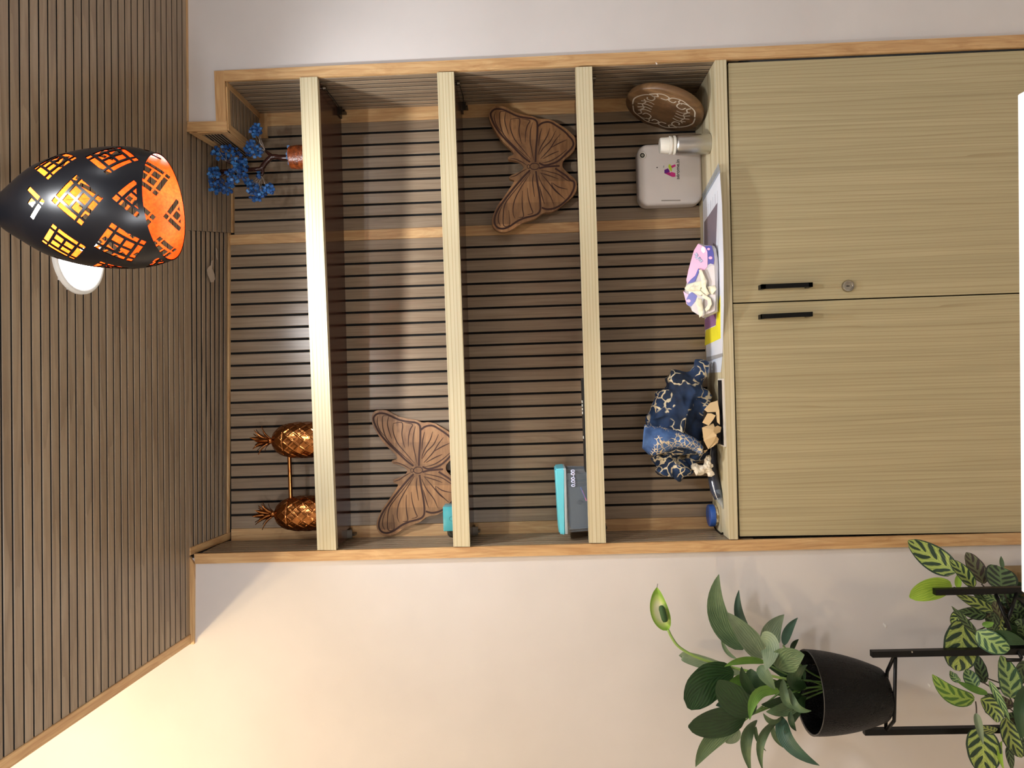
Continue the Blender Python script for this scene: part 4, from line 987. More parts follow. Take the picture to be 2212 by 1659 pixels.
bs = t.ramp(t.noise(v, 12, 3), [(.35, lin((13, 26, 46))), (.55, lin((22, 46, 80))), (.72, lin((52, 86, 138)))])
t.base(t.mix(fac, bs, lin((206, 192, 160)))); t.p(Roughness=.9); t.bump(t.noise(v, 900, 1), .15, .0006); M['batik'] = t.m
obj('bundle', blob(parts, .0034, folds, 22), M['batik'], cl, True)
U_ = [(180, 868), (330, 895), (450, 912), (650, 972), (800, 1040), (885, 1140)]; L_ = [(150, 1150), (250, 1235), (385, 1215), (560, 1150), (720, 1168), (860, 1240)]
bm = NB(); rows = []
us = spline([V((x, y, 0)) for x, y in U_], 6); ls = spline([V((x, y, 0)) for x, y in L_], 6)
for i, (a, b) in enumerate(zip(us, ls)):
    row = []
    for k_ in range(9):
        f_ = k_ / 8; p = a.lerp(b, f_); yy = .036 - .030 * math.sin(math.pi * (.12 + .8 * f_)) + .006 * math.sin(i * .5) * f_ + .02 * abs(i / (len(us) - 1) - .5)
        row.append(bm.verts.new(F(*cz(p.x, p.y), yy - .014)))
    rows.append(row)
for a, b in zip(rows, rows[1:]):
    for k_ in range(8): bm.faces.new((a[k_], a[k_ + 1], b[k_ + 1], b[k_]))
bm.normal_update(); bmesh.ops.solidify(bm, geom=bm.faces[:], thickness=.003)
t = NT('batik_hem'); v = t.coords((1, 1, 1)); w_ = t.n('ShaderNodeTexVoronoi', feature='DISTANCE_TO_EDGE'); w_.inputs['Scale'].default_value = 80; t.l(v, w_.inputs['Vector'])
ln = t.ramp(w_.outputs['Distance'], [(.0, (1, 1, 1, 1)), (.04, (1, 1, 1, 1)), (.07, (0, 0, 0, 1))]); mk = t.ramp(t.noise(v, 20, 1), [(.47, (0, 0, 0, 1)), (.52, (1, 1, 1, 1))])
t.base(t.mix(t.math('MULTIPLY', ln, mk), t.ramp(t.noise(v, 22, 3), [(.35, lin((44, 72, 118))), (.7, lin((84, 118, 172)))]), lin((226, 208, 168)))); t.p(Roughness=.9)
obj('hem', bm, t.m, cl, True, 'lighter blue turned hem with cream pattern')
# kraft paper bag, torn, in front of the cloth
kr = plain('kraft', (202, 174, 130), .8, 0, .05); KY = -.002
kp = [F(*cz(x, y), .01) for x, y in ((870, 1150), (1100, 600))]
kb = thing('paper_bag', 'crumpled brown kraft paper with torn flaps in front of the blue cloth', 'paper', V((F(*cz(960, 900), .01).x, .02, ZC + .0004)))
def kf(pts, ys, name='flap', th=.0012):
    bm = NB(); ps = [F(*cz(x, y), yy) for (x, y), yy in zip(pts, ys)]
    for p in ps: p.z = max(p.z, ZC + .0084)
    prism(bm, ps, (0, th, -th * .3)); bmesh.ops.triangulate(bm, faces=bm.faces[:]); obj(name, bm, kr, kb)
kf([(865, 905), (950, 880), (1000, 855), (1030, 930), (1040, 1005), (1000, 1080), (940, 1165), (885, 1060)], [.006, .012, .01, -.002, -.006, .002, .010, .004], 'side_panel')
kf([(1040, 1012), (1066, 1040), (1055, 1085), (1000, 1130), (950, 1158)], [-.006, .0, .004, .006, .010])
kf([(890, 690), (960, 610), (1050, 582), (1072, 700), (1078, 870), (1045, 840), (1030, 720), (1010, 675), (930, 722)], [.02, .024, .02, .004, -.004, .0, .008, .012, .014])
kf([(930, 735), (975, 735), (1028, 760), (1000, 810), (945, 882), (868, 845)], [.006, .002, .0, .002, .006, .010])
kf([(1008, 905), (1050, 880), (1096, 900), (1085, 958), (1025, 985), (1000, 950)], [-.010, -.008, -.004, -.004, -.008, -.012], 'torn_tab')
kf([(880, 1180), (935, 1168), (900, 1210)], [.02, .016, .024])
bm = NB(); a, b = F(*cz(1000, 700), .03), F(*cz(1000, 1100), .03); box(bm, b.x, a.x, .026, .05, ZC + .0084, F(*cz(880, 900), .03).z - .004); obj('inside_shade', bm, plain('bag_shade', (30, 22, 16), .9), kb, False, 'dark block for the shade inside the bag')  # shade inside the bag put into the colour of a near-black block
# flat white edged box under cloth and paper
a, b = T(1556, 818, ZC), T(1560, 962, ZC)
bx_ = thing('flat_box', 'flat white edged box with dark top under the kraft paper and cloth', 'box', V(((a.x + b.x) / 2, .05, ZC + .0004)))
bm = NB(); yf = .002; box(bm, b.x, a.x, yf, yf + .045, ZC + .0006, ZC + .0066); bev(bm, .001, 1); obj('tray', bm, plain('tray_white', (212, 206, 196), .5), bx_)
bm = NB(); box(bm, b.x + .004, a.x - .004, yf + .003, yf + .042, ZC + .0066, ZC + .0076); obj('dark_sheet', bm, plain('dark_top', (22, 22, 26), .35), bx_)
# crumpled white tissue
tp = [CL(800, 1390, .055, 55), CL(860, 1420, .05, 50), CL(930, 1370, .045, 60), CL(960, 1440, .05, 48), CL(940, 1300, .05, 45)]
bm = blob(tp, .0055, lambda p: .010 * (abs(NZ.noise(p * 60)) * 1.6 - .4) + .003 * NZ.noise(p * 230), 1); c = F(*cz(900, 1400), .05); c.z = ZC + .001
tag(recenter(obj('crumpled_tissue', bm, plain('crumpled_white', (222, 212, 192), .85), None, False), c), 'crumpled white tissue paper at the left foot of the blue cloth', 'tissue')
# dark pouch in clear wrap
q4 = zc(1480, 980, 7.9); YP = .012
wr = thing('wrapped_pouch', 'dark narrow pouch in clear plastic wrap lying along the cabinet edge', 'pouch', V((F(*q4(560, 200), YP).x, .02, ZC + .0004)))
pts = [T(1551, 962, ZC), T(1552, 995, ZC), T(1556, 1030, ZC), T(1561, 1062, ZC), T(1563.5, 1078, ZC), T(1565, 1090, ZC)]
bm = NB(); rr = [.012, .016, .016, .0145, .011, .004]
tube(bm, [p + Y_ * .012 + Z * (r + .0008) for p, r in zip(pts[:5], rr)], rr[:5], 14)
for v_ in bm.verts: v_.co += V((0, NZ.noise(v_.co * 60) * .003, 0)); v_.co.z = max(ZC + .0008, v_.co.z)
bmesh.ops.subdivide_edges(bm, edges=bm.edges[:], cuts=1, use_grid_fill=True)
for v_ in bm.verts: v_.co += V((0, NZ.noise(v_.co * 120), max(0, NZ.noise(v_.co * 100 + V((3, 3, 3)))))) * .0016
obj('pouch', bm, plain('pouch_dark', (52, 56, 70), .22, 0, .2), wr, True)
bm = NB(); tube(bm, [pts[3] + Y_ * .012 + Z * .013, pts[4] + Y_ * .012 + Z * .009, pts[5] + Y_ * .010 + Z * .006, pts[5].lerp(pts[4], -.9) + Y_ * .010 + Z * .003], [.0150, .0105, .0055, .0012], 12)
for v_ in bm.verts: v_.co.z = max(ZC + .0008, v_.co.z)
obj('wrap_end', bm, M['clear'], wr, True, 'clear twisted end of the wrap')
bm = NB(); ribbon(bm, [p + Z * (r * 1.6) - Y_ * (r * .1) for p, r in zip(pts[:5], rr)], .0016, V((0, -.8, .6)), False); obj('seam', bm, plain('seam_white', (200, 196, 190), .3), wr)
# small jar with blue lid
YJ = T(1548.5, 1113, ZC).y; c = F(1530, 1113.5, YJ); c = V((c.x, YJ, ZC + .0005)); mj = (YJ - CAM.y) / FPX; hx2 = lambda x: F(x, 1113, YJ).z - ZC - .0005
jar = thing('small_jar', 'small cream jar with blue screw lid in the left corner of the cabinet top', 'jar', c)
Rj = 23.5 * mj
t = NT('jar_label'); t.base(t.ramp(t.noise(t.coords((120, 120, 90)), 1, 2), [(.45, lin((212, 200, 172))), (.6, lin((150, 124, 76)))])); t.p(Roughness=.4)
bm = NB(); lathe(bm, [(0, 0), (Rj * .86, 0), (Rj * .94, .002), (Rj * .94, hx2(1541.5))], c, Z, 36); obj('body', bm, t.m, jar, True, sharp=50)
bm = NB(); lathe(bm, [(Rj * .9, hx2(1542)), (Rj, hx2(1541.5)), (Rj, hx2(1532.5)), (Rj * .96, hx2(1530.5)), (Rj * .6, hx2(1530)), (0, hx2(1530))], c, Z, 96, lambda a, h, r: .0003 * math.cos(a * 30) if r > Rj * .98 else 0); obj('lid', bm, plain('lid_blue', (44, 84, 160), .4), jar, True, sharp=50)
bm = NB(); tube(bm, spline([T(1545, 1137, ZC) + Z * .003, T(1550, 1146, ZC) + Z * .003, T(1556, 1151, ZC) + Z * .003, T(1560, 1153, ZC) + Z * .003, T(1563, 1151, ZC) + Z * .003], 4), .0022, 8)
c = T(1554, 1149, ZC); tag(recenter(obj('black_cable', bm, M['black_metal'], None, True), c), 'short black cable on the cabinet top by the blue lidded jar', 'cable')

# ------------------------------------------------------------------ plants and their stand
def leaf_mat(name, c1, c2, kind):
    t = NT(name); uv = t.n('ShaderNodeUVMap'); uv.uv_map = 'leaf'; sp = t.n('ShaderNodeSeparateXYZ'); t.l(uv.outputs[0], sp.inputs[0]); u, v = sp.outputs[0], sp.outputs[1]
    av = t.math('ABSOLUTE', t.math('MULTIPLY_ADD', v, 2.0, -1.0))
    nz = t.noise(t.coords((30, 30, 30)), 1, 2)
    if kind == 'lily':
        w = t.math('SINE', t.math('ADD', t.math('MULTIPLY', av, 26), t.math('MULTIPLY', u, -9)))
        f = t.math('MULTIPLY_ADD', w, .17, .42); f = t.math('ADD', f, t.math('MULTIPLY_ADD', nz, .8, -.4))
        col = t.mix(t.math('MINIMUM', 1.0, t.math('MAXIMUM', 0.0, f)), lin(c1), lin(c2))
    else:
        ph = t.math('ADD', t.math('MULTIPLY', u, 4.6), t.math('ADD', t.math('MULTIPLY', av, -1.35), t.math('ADD', t.math('MULTIPLY_ADD', nz, .5, -.25), t.math('MULTIPLY', t.math('GREATER_THAN', v, .5), .42))))
        fr = t.math('FRACT', ph); tri = t.math('ABSOLUTE', t.math('SUBTRACT', fr, .5))
        wid = t.math('MULTIPLY', t.math('SUBTRACT', 1.0, t.math('POWER', t.math('ABSOLUTE', t.math('MULTIPLY_ADD', av, 2.1, -.95)), 3.0)), .27)
        d1 = t.math('LESS_THAN', tri, wid)
        fr2 = t.math('ABSOLUTE', t.math('SUBTRACT', t.math('FRACT', t.math('MULTIPLY', ph, 3.0)), .5)); d2 = t.math('MULTIPLY', t.math('LESS_THAN', fr2, .10), .45)
        dk = t.math('MAXIMUM', d1, t.math('GREATER_THAN', t.math('MULTIPLY_ADD', nz, .1, av), .92)); dk = t.math('MAXIMUM', dk, d2)
        dk = t.math('MULTIPLY', dk, t.math('GREATER_THAN', av, .045))
        lt = t.mix(nz, lin(tuple(x * .82 for x in c2)), lin(c2))
        col = t.mix(dk, lt, lin(c1))
    t.base(col); t.p(Roughness=.5)
    t.bump(t.math('SINE', t.math('ADD', t.math('MULTIPLY', av, 34), t.math('MULTIPLY', u, -40))), .25, .0008); return t.m
LM = {'dark': leaf_mat('lily_dark', (18, 44, 16), (38, 74, 32), 'lily'), 'mid': leaf_mat('lily_mid', (44, 70, 42), (102, 124, 84), 'lily'), 'pale': leaf_mat('lily_pale', (78, 98, 70), (134, 148, 118), 'lily'),
      'bright': leaf_mat('lily_bright', (60, 110, 36), (124, 166, 66), 'lily'), 'blue': leaf_mat('lily_blue', (28, 56, 42), (62, 94, 74), 'lily'), 'lime': leaf_mat('lime', (118, 160, 40), (176, 206, 76), 'lily'),
      'cal': leaf_mat('calathea', (28, 52, 34), (164, 182, 92), 'cal'), 'cald': leaf_mat('calathea_dark', (22, 38, 26), (98, 124, 76), 'cal'), 'cal_b': leaf_mat('calathea_bright', (66, 108, 34), (160, 192, 84), 'cal'), 'calp': leaf_mat('calathea_under', (58, 44, 38), (118, 124, 84), 'cal'), 'cal_w': leaf_mat('calathea_light', (40, 76, 52), (150, 180, 108), 'cal')}
rn = random.Random(11)
def leaf(parent, px, w, Ys, mat, face=None, fold=.25, shape=(.55, .85), wav=.0, name='leaf', nu=14, curl=0):
    """px: base, middle, tip pixels of the spine; Ys: depth of each; w: full width in pixels"""
    P = [F(x, y, yy) for (x, y), yy in zip(px, Ys)]
    c = P[1] * 2 - (P[0] + P[2]) / 2; wm = w * (Ys[1] - CAM.y) / FPX / 2
    face = V(face or (rn.uniform(-.35, .35), -1, rn.uniform(-.1, .5))).normalized()
    a_, b_ = shape; pk_ = (a_ / (a_ + b_)) ** a_ * (b_ / (a_ + b_)) ** b_
    bm = NB(); uvl = bm.loops.layers.uv.new('leaf'); rows = []; nv = 6; UV = {}
    for i in range(nu + 1):
        t_ = .004 + .992 * i / nu; p = P[0] * (1 - t_) ** 2 + c * 2 * t_ * (1 - t_) + P[2] * t_ * t_; d = (P[0] * (t_ - 1) + c * (1 - 2 * t_) + P[2] * t_).normalized()
        s = d.cross(face); s = s.normalized() if s.length > .05 else d.orthogonal().normalized(); nn_ = s.cross(d).normalized()
        if nn_.dot(face) < 0: nn_ = -nn_
        ww = max(.0006, wm * (t_ ** a_) * ((1 - t_) ** b_) / pk_); row = []
        for k_ in range(nv + 1):
            v_ = k_ / nv * 2 - 1; off = fold * ww * (abs(v_) ** 1.3) + wav * ww * math.sin(t_ * 21 + v_ * 2) * v_ * v_ - curl * ww * v_ * v_ * v_ * v_
            vt = bm.verts.new(p + s * ww * v_ + nn_ * off); UV[vt] = (t_, (v_ + 1) / 2); row.append(vt)
        rows.append(row)
    for r0, r1 in zip(rows, rows[1:]):
        for k_ in range(nv):
            f = bm.faces.new((r0[k_], r0[k_ + 1], r1[k_ + 1], r1[k_]))
            for l in f.loops: l[uvl].uv = UV[l.vert]
    for v_ in bm.verts: v_.co.y = min(v_.co.y, -.004)
    o = obj(name, bm, LM[mat], parent, True); return o
def stem(parent, pts, r, mat, name='stem'):
    bm = NB(); tube(bm, spline(pts, 5), r, 8); return obj(name, bm, mat, parent, True)
M['petiole'] = plain('petiole_green', (86, 116, 58), .5); M['petiole_d'] = plain('petiole_dark', (52, 44, 34), .5)
# black pot on the upper ring
PYp = -.17; mq = (PYp - CAM.y) / FPX
rc, bc2 = F(1746, 1494.5, PYp), F(1905, 1500, PYp); ZR = bc2.z
pot = thing('peace_lily', 'peace lily with one pale flower in a black pot on the upper stand ring', 'potted plant', V((bc2.x, PYp, ZR)))
RR, RB = 86 * mq, 55 * mq; HP = rc.z - ZR
ax_ = (rc - bc2).normalized()
t = NT('pot_black'); f = t.noise(t.coords((34, 34, 9)), 1, 4, .6, 2.5); t.base(lin((7, 7, 9))); t.p(Roughness=.34); t.b.inputs['Specular IOR Level'].default_value = .2; wv_ = t.math('SINE', t.math('MULTIPLY', f, 60)); t.bump(wv_, .55, .0025)
prf = [(0, 0), (RB * .94, 0), (RB, .004)] + [(RB + (RR - RB) * (1 - (1 - u) ** 1.9), .004 + (HP - .004) * u) for u in [i / 14 for i in range(1, 15)]]
prf += [(RR - .0035, HP + .0005), (RR - .005, HP - .004), (RR - .016, HP * .45), (0, HP * .45)]
bm = NB(); lathe(bm, prf, bc2, ax_, 56); obj('pot', bm, t.m, pot, True, sharp=60)
bm = NB(); lathe(bm, [(0, HP * .62), (RR - .016, HP * .6)], bc2, ax_, 32); obj('soil', bm, plain('soil', (30, 22, 16), .95), pot, True)
bm = NB(); lathe(bm, [(RR - .0010, HP - .001), (RR + .0004, HP + .0006), (RR - .0032, HP + .0012), (RR - .0048, HP - .001)], bc2, ax_, 56); obj('rim', bm, plain('rim_grey', (58, 56, 54), .35), pot, True)
lz = zc(1390, 1220, 3.78)
def LL(b, m, t_, w, mat, y0=-.15, y1=-.15, y2=-.16, **k): leaf(pot, [lz(*b), lz(*m), lz(*t_)], w / 3.78, (y0, y1, y2), mat, **k)
LL((820, 690), (610, 420), (617, 75), 170, 'mid', -.12, -.10, -.10, face=(.5, -1, .2), fold=.2)
LL((980, 760), (850, 590), (680, 385), 170, 'pale', -.15, -.15, -.15, face=(.2, -1, .1), fold=.3)
LL((890, 590), (785, 420), (780, 205), 80, 'blue', -.10, -.08, -.07, face=(.3, -1, .3), fold=.5)
LL((760, 765), (670, 690), (637, 565), 34, 'mid', -.12, -.10, -.09)
LL((830, 900), (350 + 50, 770), (325, 750), 100, 'pale', -.08, -.06, -.05)
LL((740, 890), (530, 960), (372, 1180), 290, 'dark', -.20, -.21, -.23, face=(0, -1, .1), fold=.08, shape=(.5, .5), wav=.04)
LL((835, 1245), (600, 1285), (363, 1318), 255, 'dark', -.21, -.24, -.27, face=(0, -1, .25), fold=.1, shape=(.5, .62))
LL((910, 1210), (760, 1110), (610, 940), 250, 'dark', -.22, -.24, -.26, face=(-.1, -1, .1), fold=.1, shape=(.55, .6))
LL((800, 1290), (570, 1420), (425, 1652), 150, 'mid', -.17, -.15, -.15, face=(-.2, -1, .2), fold=.2)
LL((770, 1330), (720, 1400), (672, 1455), 115, 'pale', -.13, -.12, -.12)
LL((730, 1170), (660, 1135), (590, 1150), 90, 'blue', -.13, -.12, -.12)
LL((930, 1270), (835, 1420), (880, 1700), 100, 'mid', -.20, -.23, -.24, face=(-.3, -1, .1), fold=.4)
LL((1130, 1250), (965, 1400), (975, 1680), 80, 'mid', -.21, -.25, -.26, face=(-.3, -1, .1), fold=.5)
LL((1135, 1240), (1190, 1450), (1440, 1640), 125, 'blue', -.22, -.27, -.30, face=(.0, -1, .3), fold=.35)
LL((1000, 800), (830, 775), (660, 832), 70, 'bright', -.22, -.24, -.27, face=(0, -1, .8), fold=.3)
LL((1060, 700), (1040, 560), (1150, 405), 160, 'pale', -.12, -.09, -.08, face=(.1, -1, .1), fold=.15)
LL((960, 600), (1030, 670), (995, 865), 170, 'pale', -.20, -.24, -.27, face=(0, -1, .7), fold=-.1)
LL((1150, 660), (1180, 540), (1260, 432), 70, 'blue', -.12, -.09, -.08)
LL((1100, 850), (1180, 770), (1315, 735), 210, 'mid', -.24, -.27, -.29, face=(0, -1, .5), fold=.1, shape=(.5, .8))
LL((1195, 720), (1215, 660), (1268, 608), 65, 'dark', -.12, -.10, -.09)
LL((1240, 760), (1270, 720), (1305, 695), 50, 'dark', -.14, -.12, -.11)
LL((905, 1060), (825, 950), (800, 830), 85, 'dark', -.25, -.26, -.27, fold=.4)
LL((945, 825), (1000, 910), (1075, 1020), 100, 'mid', -.25, -.27, -.28, fold=.3)
LL((880, 850), (920, 950), (1060, 1010), 110, 'dark', -.23, -.24, -.25, fold=.3)
LL((1140, 930), (1150, 1080), (1230, 1175), 75, 'mid', -.26, -.28, -.29, fold=.4)
LL((1190, 1010), (1240, 1150), (1372, 1192), 70, 'mid', -.26, -.29, -.30, fold=.4)
LL((1110, 1040), (930, 1050), (868, 1270), 110, 'bright', -.25, -.27, -.28, fold=.3)
LL((1130, 1240), (1050, 1275), (978, 1212), 65, 'mid', -.24, -.26, -.27)
LL((920, 1320), (930, 1420), (1002, 1522), 34, 'dark', -.18, -.18, -.18)
LL((1058, 1300), (1070, 1400), (1140, 1492), 38, 'mid', -.16, -.16, -.16)
LL((1200, 1200), (1210, 1290), (1248, 1358), 50, 'dark', -.24, -.25, -.25)
LL((960, 960), (830, 935), (690, 965), 130, 'bright', -.19, -.20, -.21, fold=.2)
LL((960, 1010), (880, 990), (780, 1010), 90, 'mid', -.21, -.22, -.22, fold=.3)
LL((1330, 1000), (1230, 930), (1340, 815), 120, 'dark', -.20, -.23, -.25, fold=.2)
LL((1300, 900), (1180, 960), (1010, 1000), 150, 'dark', -.17, -.18, -.18, fold=.2)
LL((1300, 1080), (1160, 1120), (960, 1140), 150, 'dark', -.18, -.19, -.19, fold=.2)
LL((1320, 940), (1180, 860), (1010, 830), 160, 'dark', -.15, -.14, -.14, fold=.2)
LL((1280, 1120), (1150, 1180), (1000, 1200), 110, 'mid', -.20, -.22, -.22, fold=.2)
LL((1290, 1000), (1120, 1010), (930, 960), 120, 'bright', -.16, -.16, -.15, fold=.2)
LL((1330, 1090), (1270, 1150), (1210, 1320), 100, 'dark', -.2, -.21, -.22, fold=.2)
for b, m_, e_ in (((1500, 960), (1250, 930), (990, 800)), ((1500, 980), (1280, 1000), (900, 890)), ((1500, 1000), (1300, 1060), (840, 1240)), ((1500, 1020), (1300, 1110), (1130, 1240)), ((1500, 950), (1320, 850), (1140, 660)), ((1500, 1000), (1290, 1020), (900, 1210)), ((1500, 990), (1250, 960), (800, 1290))):
    stem(pot, [F(*lz(*b), -.17), F(*lz(*m_), -.18), F(*lz(*e_), -.18)], .0022, M['petiole'])
stem(pot, [F(*lz(x, y), -.19) for x, y in ((1300, 960), (900, 878), (700, 832), (520, 785), (400, 738), (290, 670), (235, 600), (200, 530))], .0034, plain('flower_stalk', (134, 164, 84), .45), 'flower_stem')
t = NT('spathe'); uv = t.n('ShaderNodeUVMap'); uv.uv_map = 'leaf'; sp = t.n('ShaderNodeSeparateXYZ'); t.l(uv.outputs[0], sp.inputs[0])
av = t.math('ABSOLUTE', t.math('MULTIPLY_ADD', sp.outputs[1], 2.0, -1.0)); pl_ = t.math('MULTIPLY', t.math('SINE', t.math('MULTIPLY', sp.outputs[0], 3.3)), t.math('SUBTRACT', 1.1, t.math('POWER', av, 2.0)))
t.base(t.ramp(pl_, [(.25, lin((118, 158, 48))), (.62, lin((176, 196, 112))), (.95, lin((216, 218, 184)))])); t.p(Roughness=.5); LM['spathe'] = t.m
leaf(pot, [lz(205, 535), lz(128, 375), lz(110, 182)], 150 / 3.78, (-.19, -.185, -.19), 'spathe', face=(.1, -1, .05), fold=.45, shape=(.6, .7), name='spathe')
a, b = F(*lz(178, 462), -.198), F(*lz(143, 335), -.200); d = b - a
bm = NB(); lathe(bm, [(0, -.001), (.0055, .0), (.0078, d.length * .15), (.0078, d.length * .8), (.005, d.length * .97), (0, d.length)], a, d, 22, lambda q_, h, r: .0013 * math.cos(q_ * 9) * math.cos(h * 1300)); obj('spadix', bm, plain('spadix_green', (44, 78, 38), .7), pot, True)
stem(pot, [F(*lz(110, 186), -.19), F(*lz(113, 170), -.19), F(*lz(116, 155), -.19)], .0006, M['petiole_d'], 'tip')
# the stand
st_ = thing('plant_stand', 'black metal plant stand of slim posts and bent rods against the left wall', 'plant stand', V((F(1900, 1490, -.2).x, -.2, 0)))
def post(px, py, Yp, w=.0145):
    c = F(px, py, Yp); bm = NB(); box(bm, c.x - w / 2, c.x + w / 2, Yp - w / 2, Yp + w / 2, 0, c.z); bev(bm, .002, 1); obj('post', bm, M['black_metal'], st_); return c
pA = post(1882, 1412, -.235); pB = post(1866, 1580, -.175); pC = post(2018, 1278, -.22)
s7 = zc(1700, 1360, 4.32)
zr = ZR - .0045
def rod(pts, name='holder_rod', r=.0042):
    bm = NB(); tube(bm, pts, r, 8); obj(name, bm, M['black_metal'], st_, True)
A_ = V((pA.x, pA.y, zr)); Bm = T(*s7(1000, 852), zr); Dm = V((pB.x, pB.y, zr)); Em = Dm + (A_ - Bm) * .9
rod([A_, A_.lerp(Bm, .97), Bm.lerp(A_, .005), Bm.lerp(Dm, .05), Dm])
rod([Dm, Em.lerp(Dm, .04), Em.lerp(A_, .04), A_])
z8 = zc(1900, 1140, 5.353)
rod([F(*z8(1345, 770), -.225), F(*z8(1420, 960), -.25), F(*z8(1510, 1185), -.262)], 'holder_rod'); rod([F(*z8(1585, 755), -.225), F(*z8(1520, 960), -.26), F(*z8(1450, 1150), -.245)], 'holder_rod')
rod([F(*z8(1580, 1385), -.235), F(*z8(1640, 1500), -.25), F(*z8(1630, 1530), -.25), F(*z8(1465, 1530), -.24)], 'holder_rod')
c = F(1970, 1408.5, -.2435); bm = NB(); lathe(bm, [(.0022, -.001), (.002, .0008), (0, .001)], c, -Y_, 10); obj('rivet', bm, M['steel'], st_)
# calatheas in the lower ring
def lower_pot(px, py, Yp, r, label, body=True):
    c = F(px, py, Yp); H_ = .15; z0_ = c.z - H_
    root = thing('calathea', label, 'potted plant', V((c.x, Yp, z0_)))
    bm = NB(); lathe(bm, [(0, 0), (r * .68, 0), (r * .72, .004), (r * .93, H_ * .6), (r, H_), (r - .004, H_), (r - .008, H_ * .8), (0, H_ * .8)], V((c.x, Yp, z0_)), Z, 44); obj('pot', bm, plain('pot_matte_black', (14, 14, 15), .5), root, True, sharp=50)
    # low pedestal ring that carries the pot
    return root, c, z0_
ca, cpos, zA = lower_pot(2196, 1352, -.16, .070, 'striped leaf plant with one plain lime leaf in the lower right pot of the stand')
cb, cpos2, zB = lower_pot(2285, 1556, -.15, .075, 'striped leaf plant with a bright green young leaf, lower left on the stand')
for root_, c_, z_ in ((ca, cpos, zA), (cb, cpos2, zB)):
    bm = NB(); lathe(bm, [(.05, -.010), (.058, -.008), (.058, -.002), (.05, -.0005), (0, -.0005), (0, -.010)], V((c_.x, c_.y, z_)), Z, 32); obj('tray', bm, M['black_metal'], st_, True)
    for k_ in range(3):
        a_ = k_ * 2.094 + .5; q_ = V((c_.x + .048 * math.cos(a_), c_.y + .048 * math.sin(a_), 0)); bm = NB(); tube(bm, [q_, q_ + Z * (z_ - .006)], .005, 8); obj('tray_leg', bm, M['black_metal'], st_)
def CA(b, m_, t_, w, mat, y0=-.16, y1=-.17, y2=-.18, z_=None, par=None, **k):
    zz_ = z_ or z8; leaf(par or ca, [zz_(*b), zz_(*m_), zz_(*t_)], w / (5.353 if zz_ is z8 else 6.405), (y0, y1, y2), mat, **k)
K = dict(shape=(.5, .62), wav=.05)
CA((880, 520), (620, 350), (328, 145), 290, 'cal', -.14, -.11, -.09, face=(.1, -1, .2), fold=.1, **K)
CA((1090, 690), (960, 520), (815, 370), 150, 'cal', -.15, -.15, -.14, face=(.3, -1, .3), fold=.5, **K)
CA((835, 690), (600, 705), (343, 805), 250, 'lime', -.19, -.2, -.21, face=(0, -1, .3), fold=.15, shape=(.5, .55))
CA((900, 700), (905, 620), (905, 535), 75, 'lime', -.15, -.14, -.13)
CA((1200, 650), (1110, 470), (1000, 283), 200, 'calp', -.12, -.09, -.07, face=(.4, -1, .1), fold=.25, **K)
CA((1420, 720), (1400, 580), (1395, 450), 330, 'cald', -.14, -.12, -.10, face=(0, -1, .3), fold=.15, shape=(.35, .35))
CA((1420, 470), (1410, 400), (1405, 328), 50, 'mid', -.10, -.09, -.08)
CA((980, 1080), (940, 1370), (895, 1655), 390, 'cal', -.19, -.22, -.23, face=(-.1, -1, .2), fold=.08, shape=(.5, .5), wav=.03)
CA((1130, 1190), (1310, 1330), (1510, 1400), 250, 'cal_w', -.28, -.30, -.31, face=(0, -1, .5), fold=.1, **K)
CA((1115, 1215), (975, 1060), (832, 905), 85, 'cald', -.25, -.26, -.27, fold=.6)
CA((1235, 1010), (1080, 985), (912, 955), 140, 'cald', -.19, -.19, -.19, fold=.25)
CA((1310, 965), (1090, 860), (880, 772), 130, 'cal', -.21, -.21, -.21, fold=.5, face=(.3, -1, .5))
CA((1310, 900), (1200, 820), (1080, 765), 100, 'cald', -.19, -.18, -.18, fold=.3)
CA((1000, 1010), (900, 1040), (822, 1110), 150, 'cal', -.17, -.16, -.16, fold=.2)
CA((1300, 1240), (1480, 1270), (1700, 1350), 180, 'dark', -.29, -.31, -.32, fold=.15)
CA((1330, 980), (1300, 1080), (1240, 1180), 180, 'cald', -.2, -.21, -.22, fold=.3)
CA((1330, 900), (1260, 960), (1220, 1050), 120, 'calp', -.17, -.17, -.17, fold=.3)
CA((1420, 1000), (1400, 1120), (1390, 1210), 160, 'cal', -.19, -.2, -.21, fold=.3)
CA((1500, 1050), (1440, 900), (1430, 790), 120, 'cald', -.17, -.16, -.15, fold=.3)
CA((1400, 870), (1290, 810), (1190, 780), 110, 'cal_w', -.2, -.2, -.2, fold=.4)
CA((1560, 1000), (1540, 880), (1440, 830), 160, 'cald', -.17, -.17, -.17, fold=.2)
CA((1640, 1120), (1560, 1040), (1480, 1060), 160, 'cald', -.19, -.2, -.21, fold=.2)
CA((1660, 900), (1620, 840), (1520, 800), 120, 'dark', -.15, -.14, -.14, fold=.2)
CA((1190, 1130), (1260, 1110), (1320, 1095), 80, 'bright', -.25, -.26, -.27, fold=.3)
CA((1330, 1200), (1280, 1130), (1200, 1100), 120, 'cald', -.22, -.23, -.23, fold=.3)
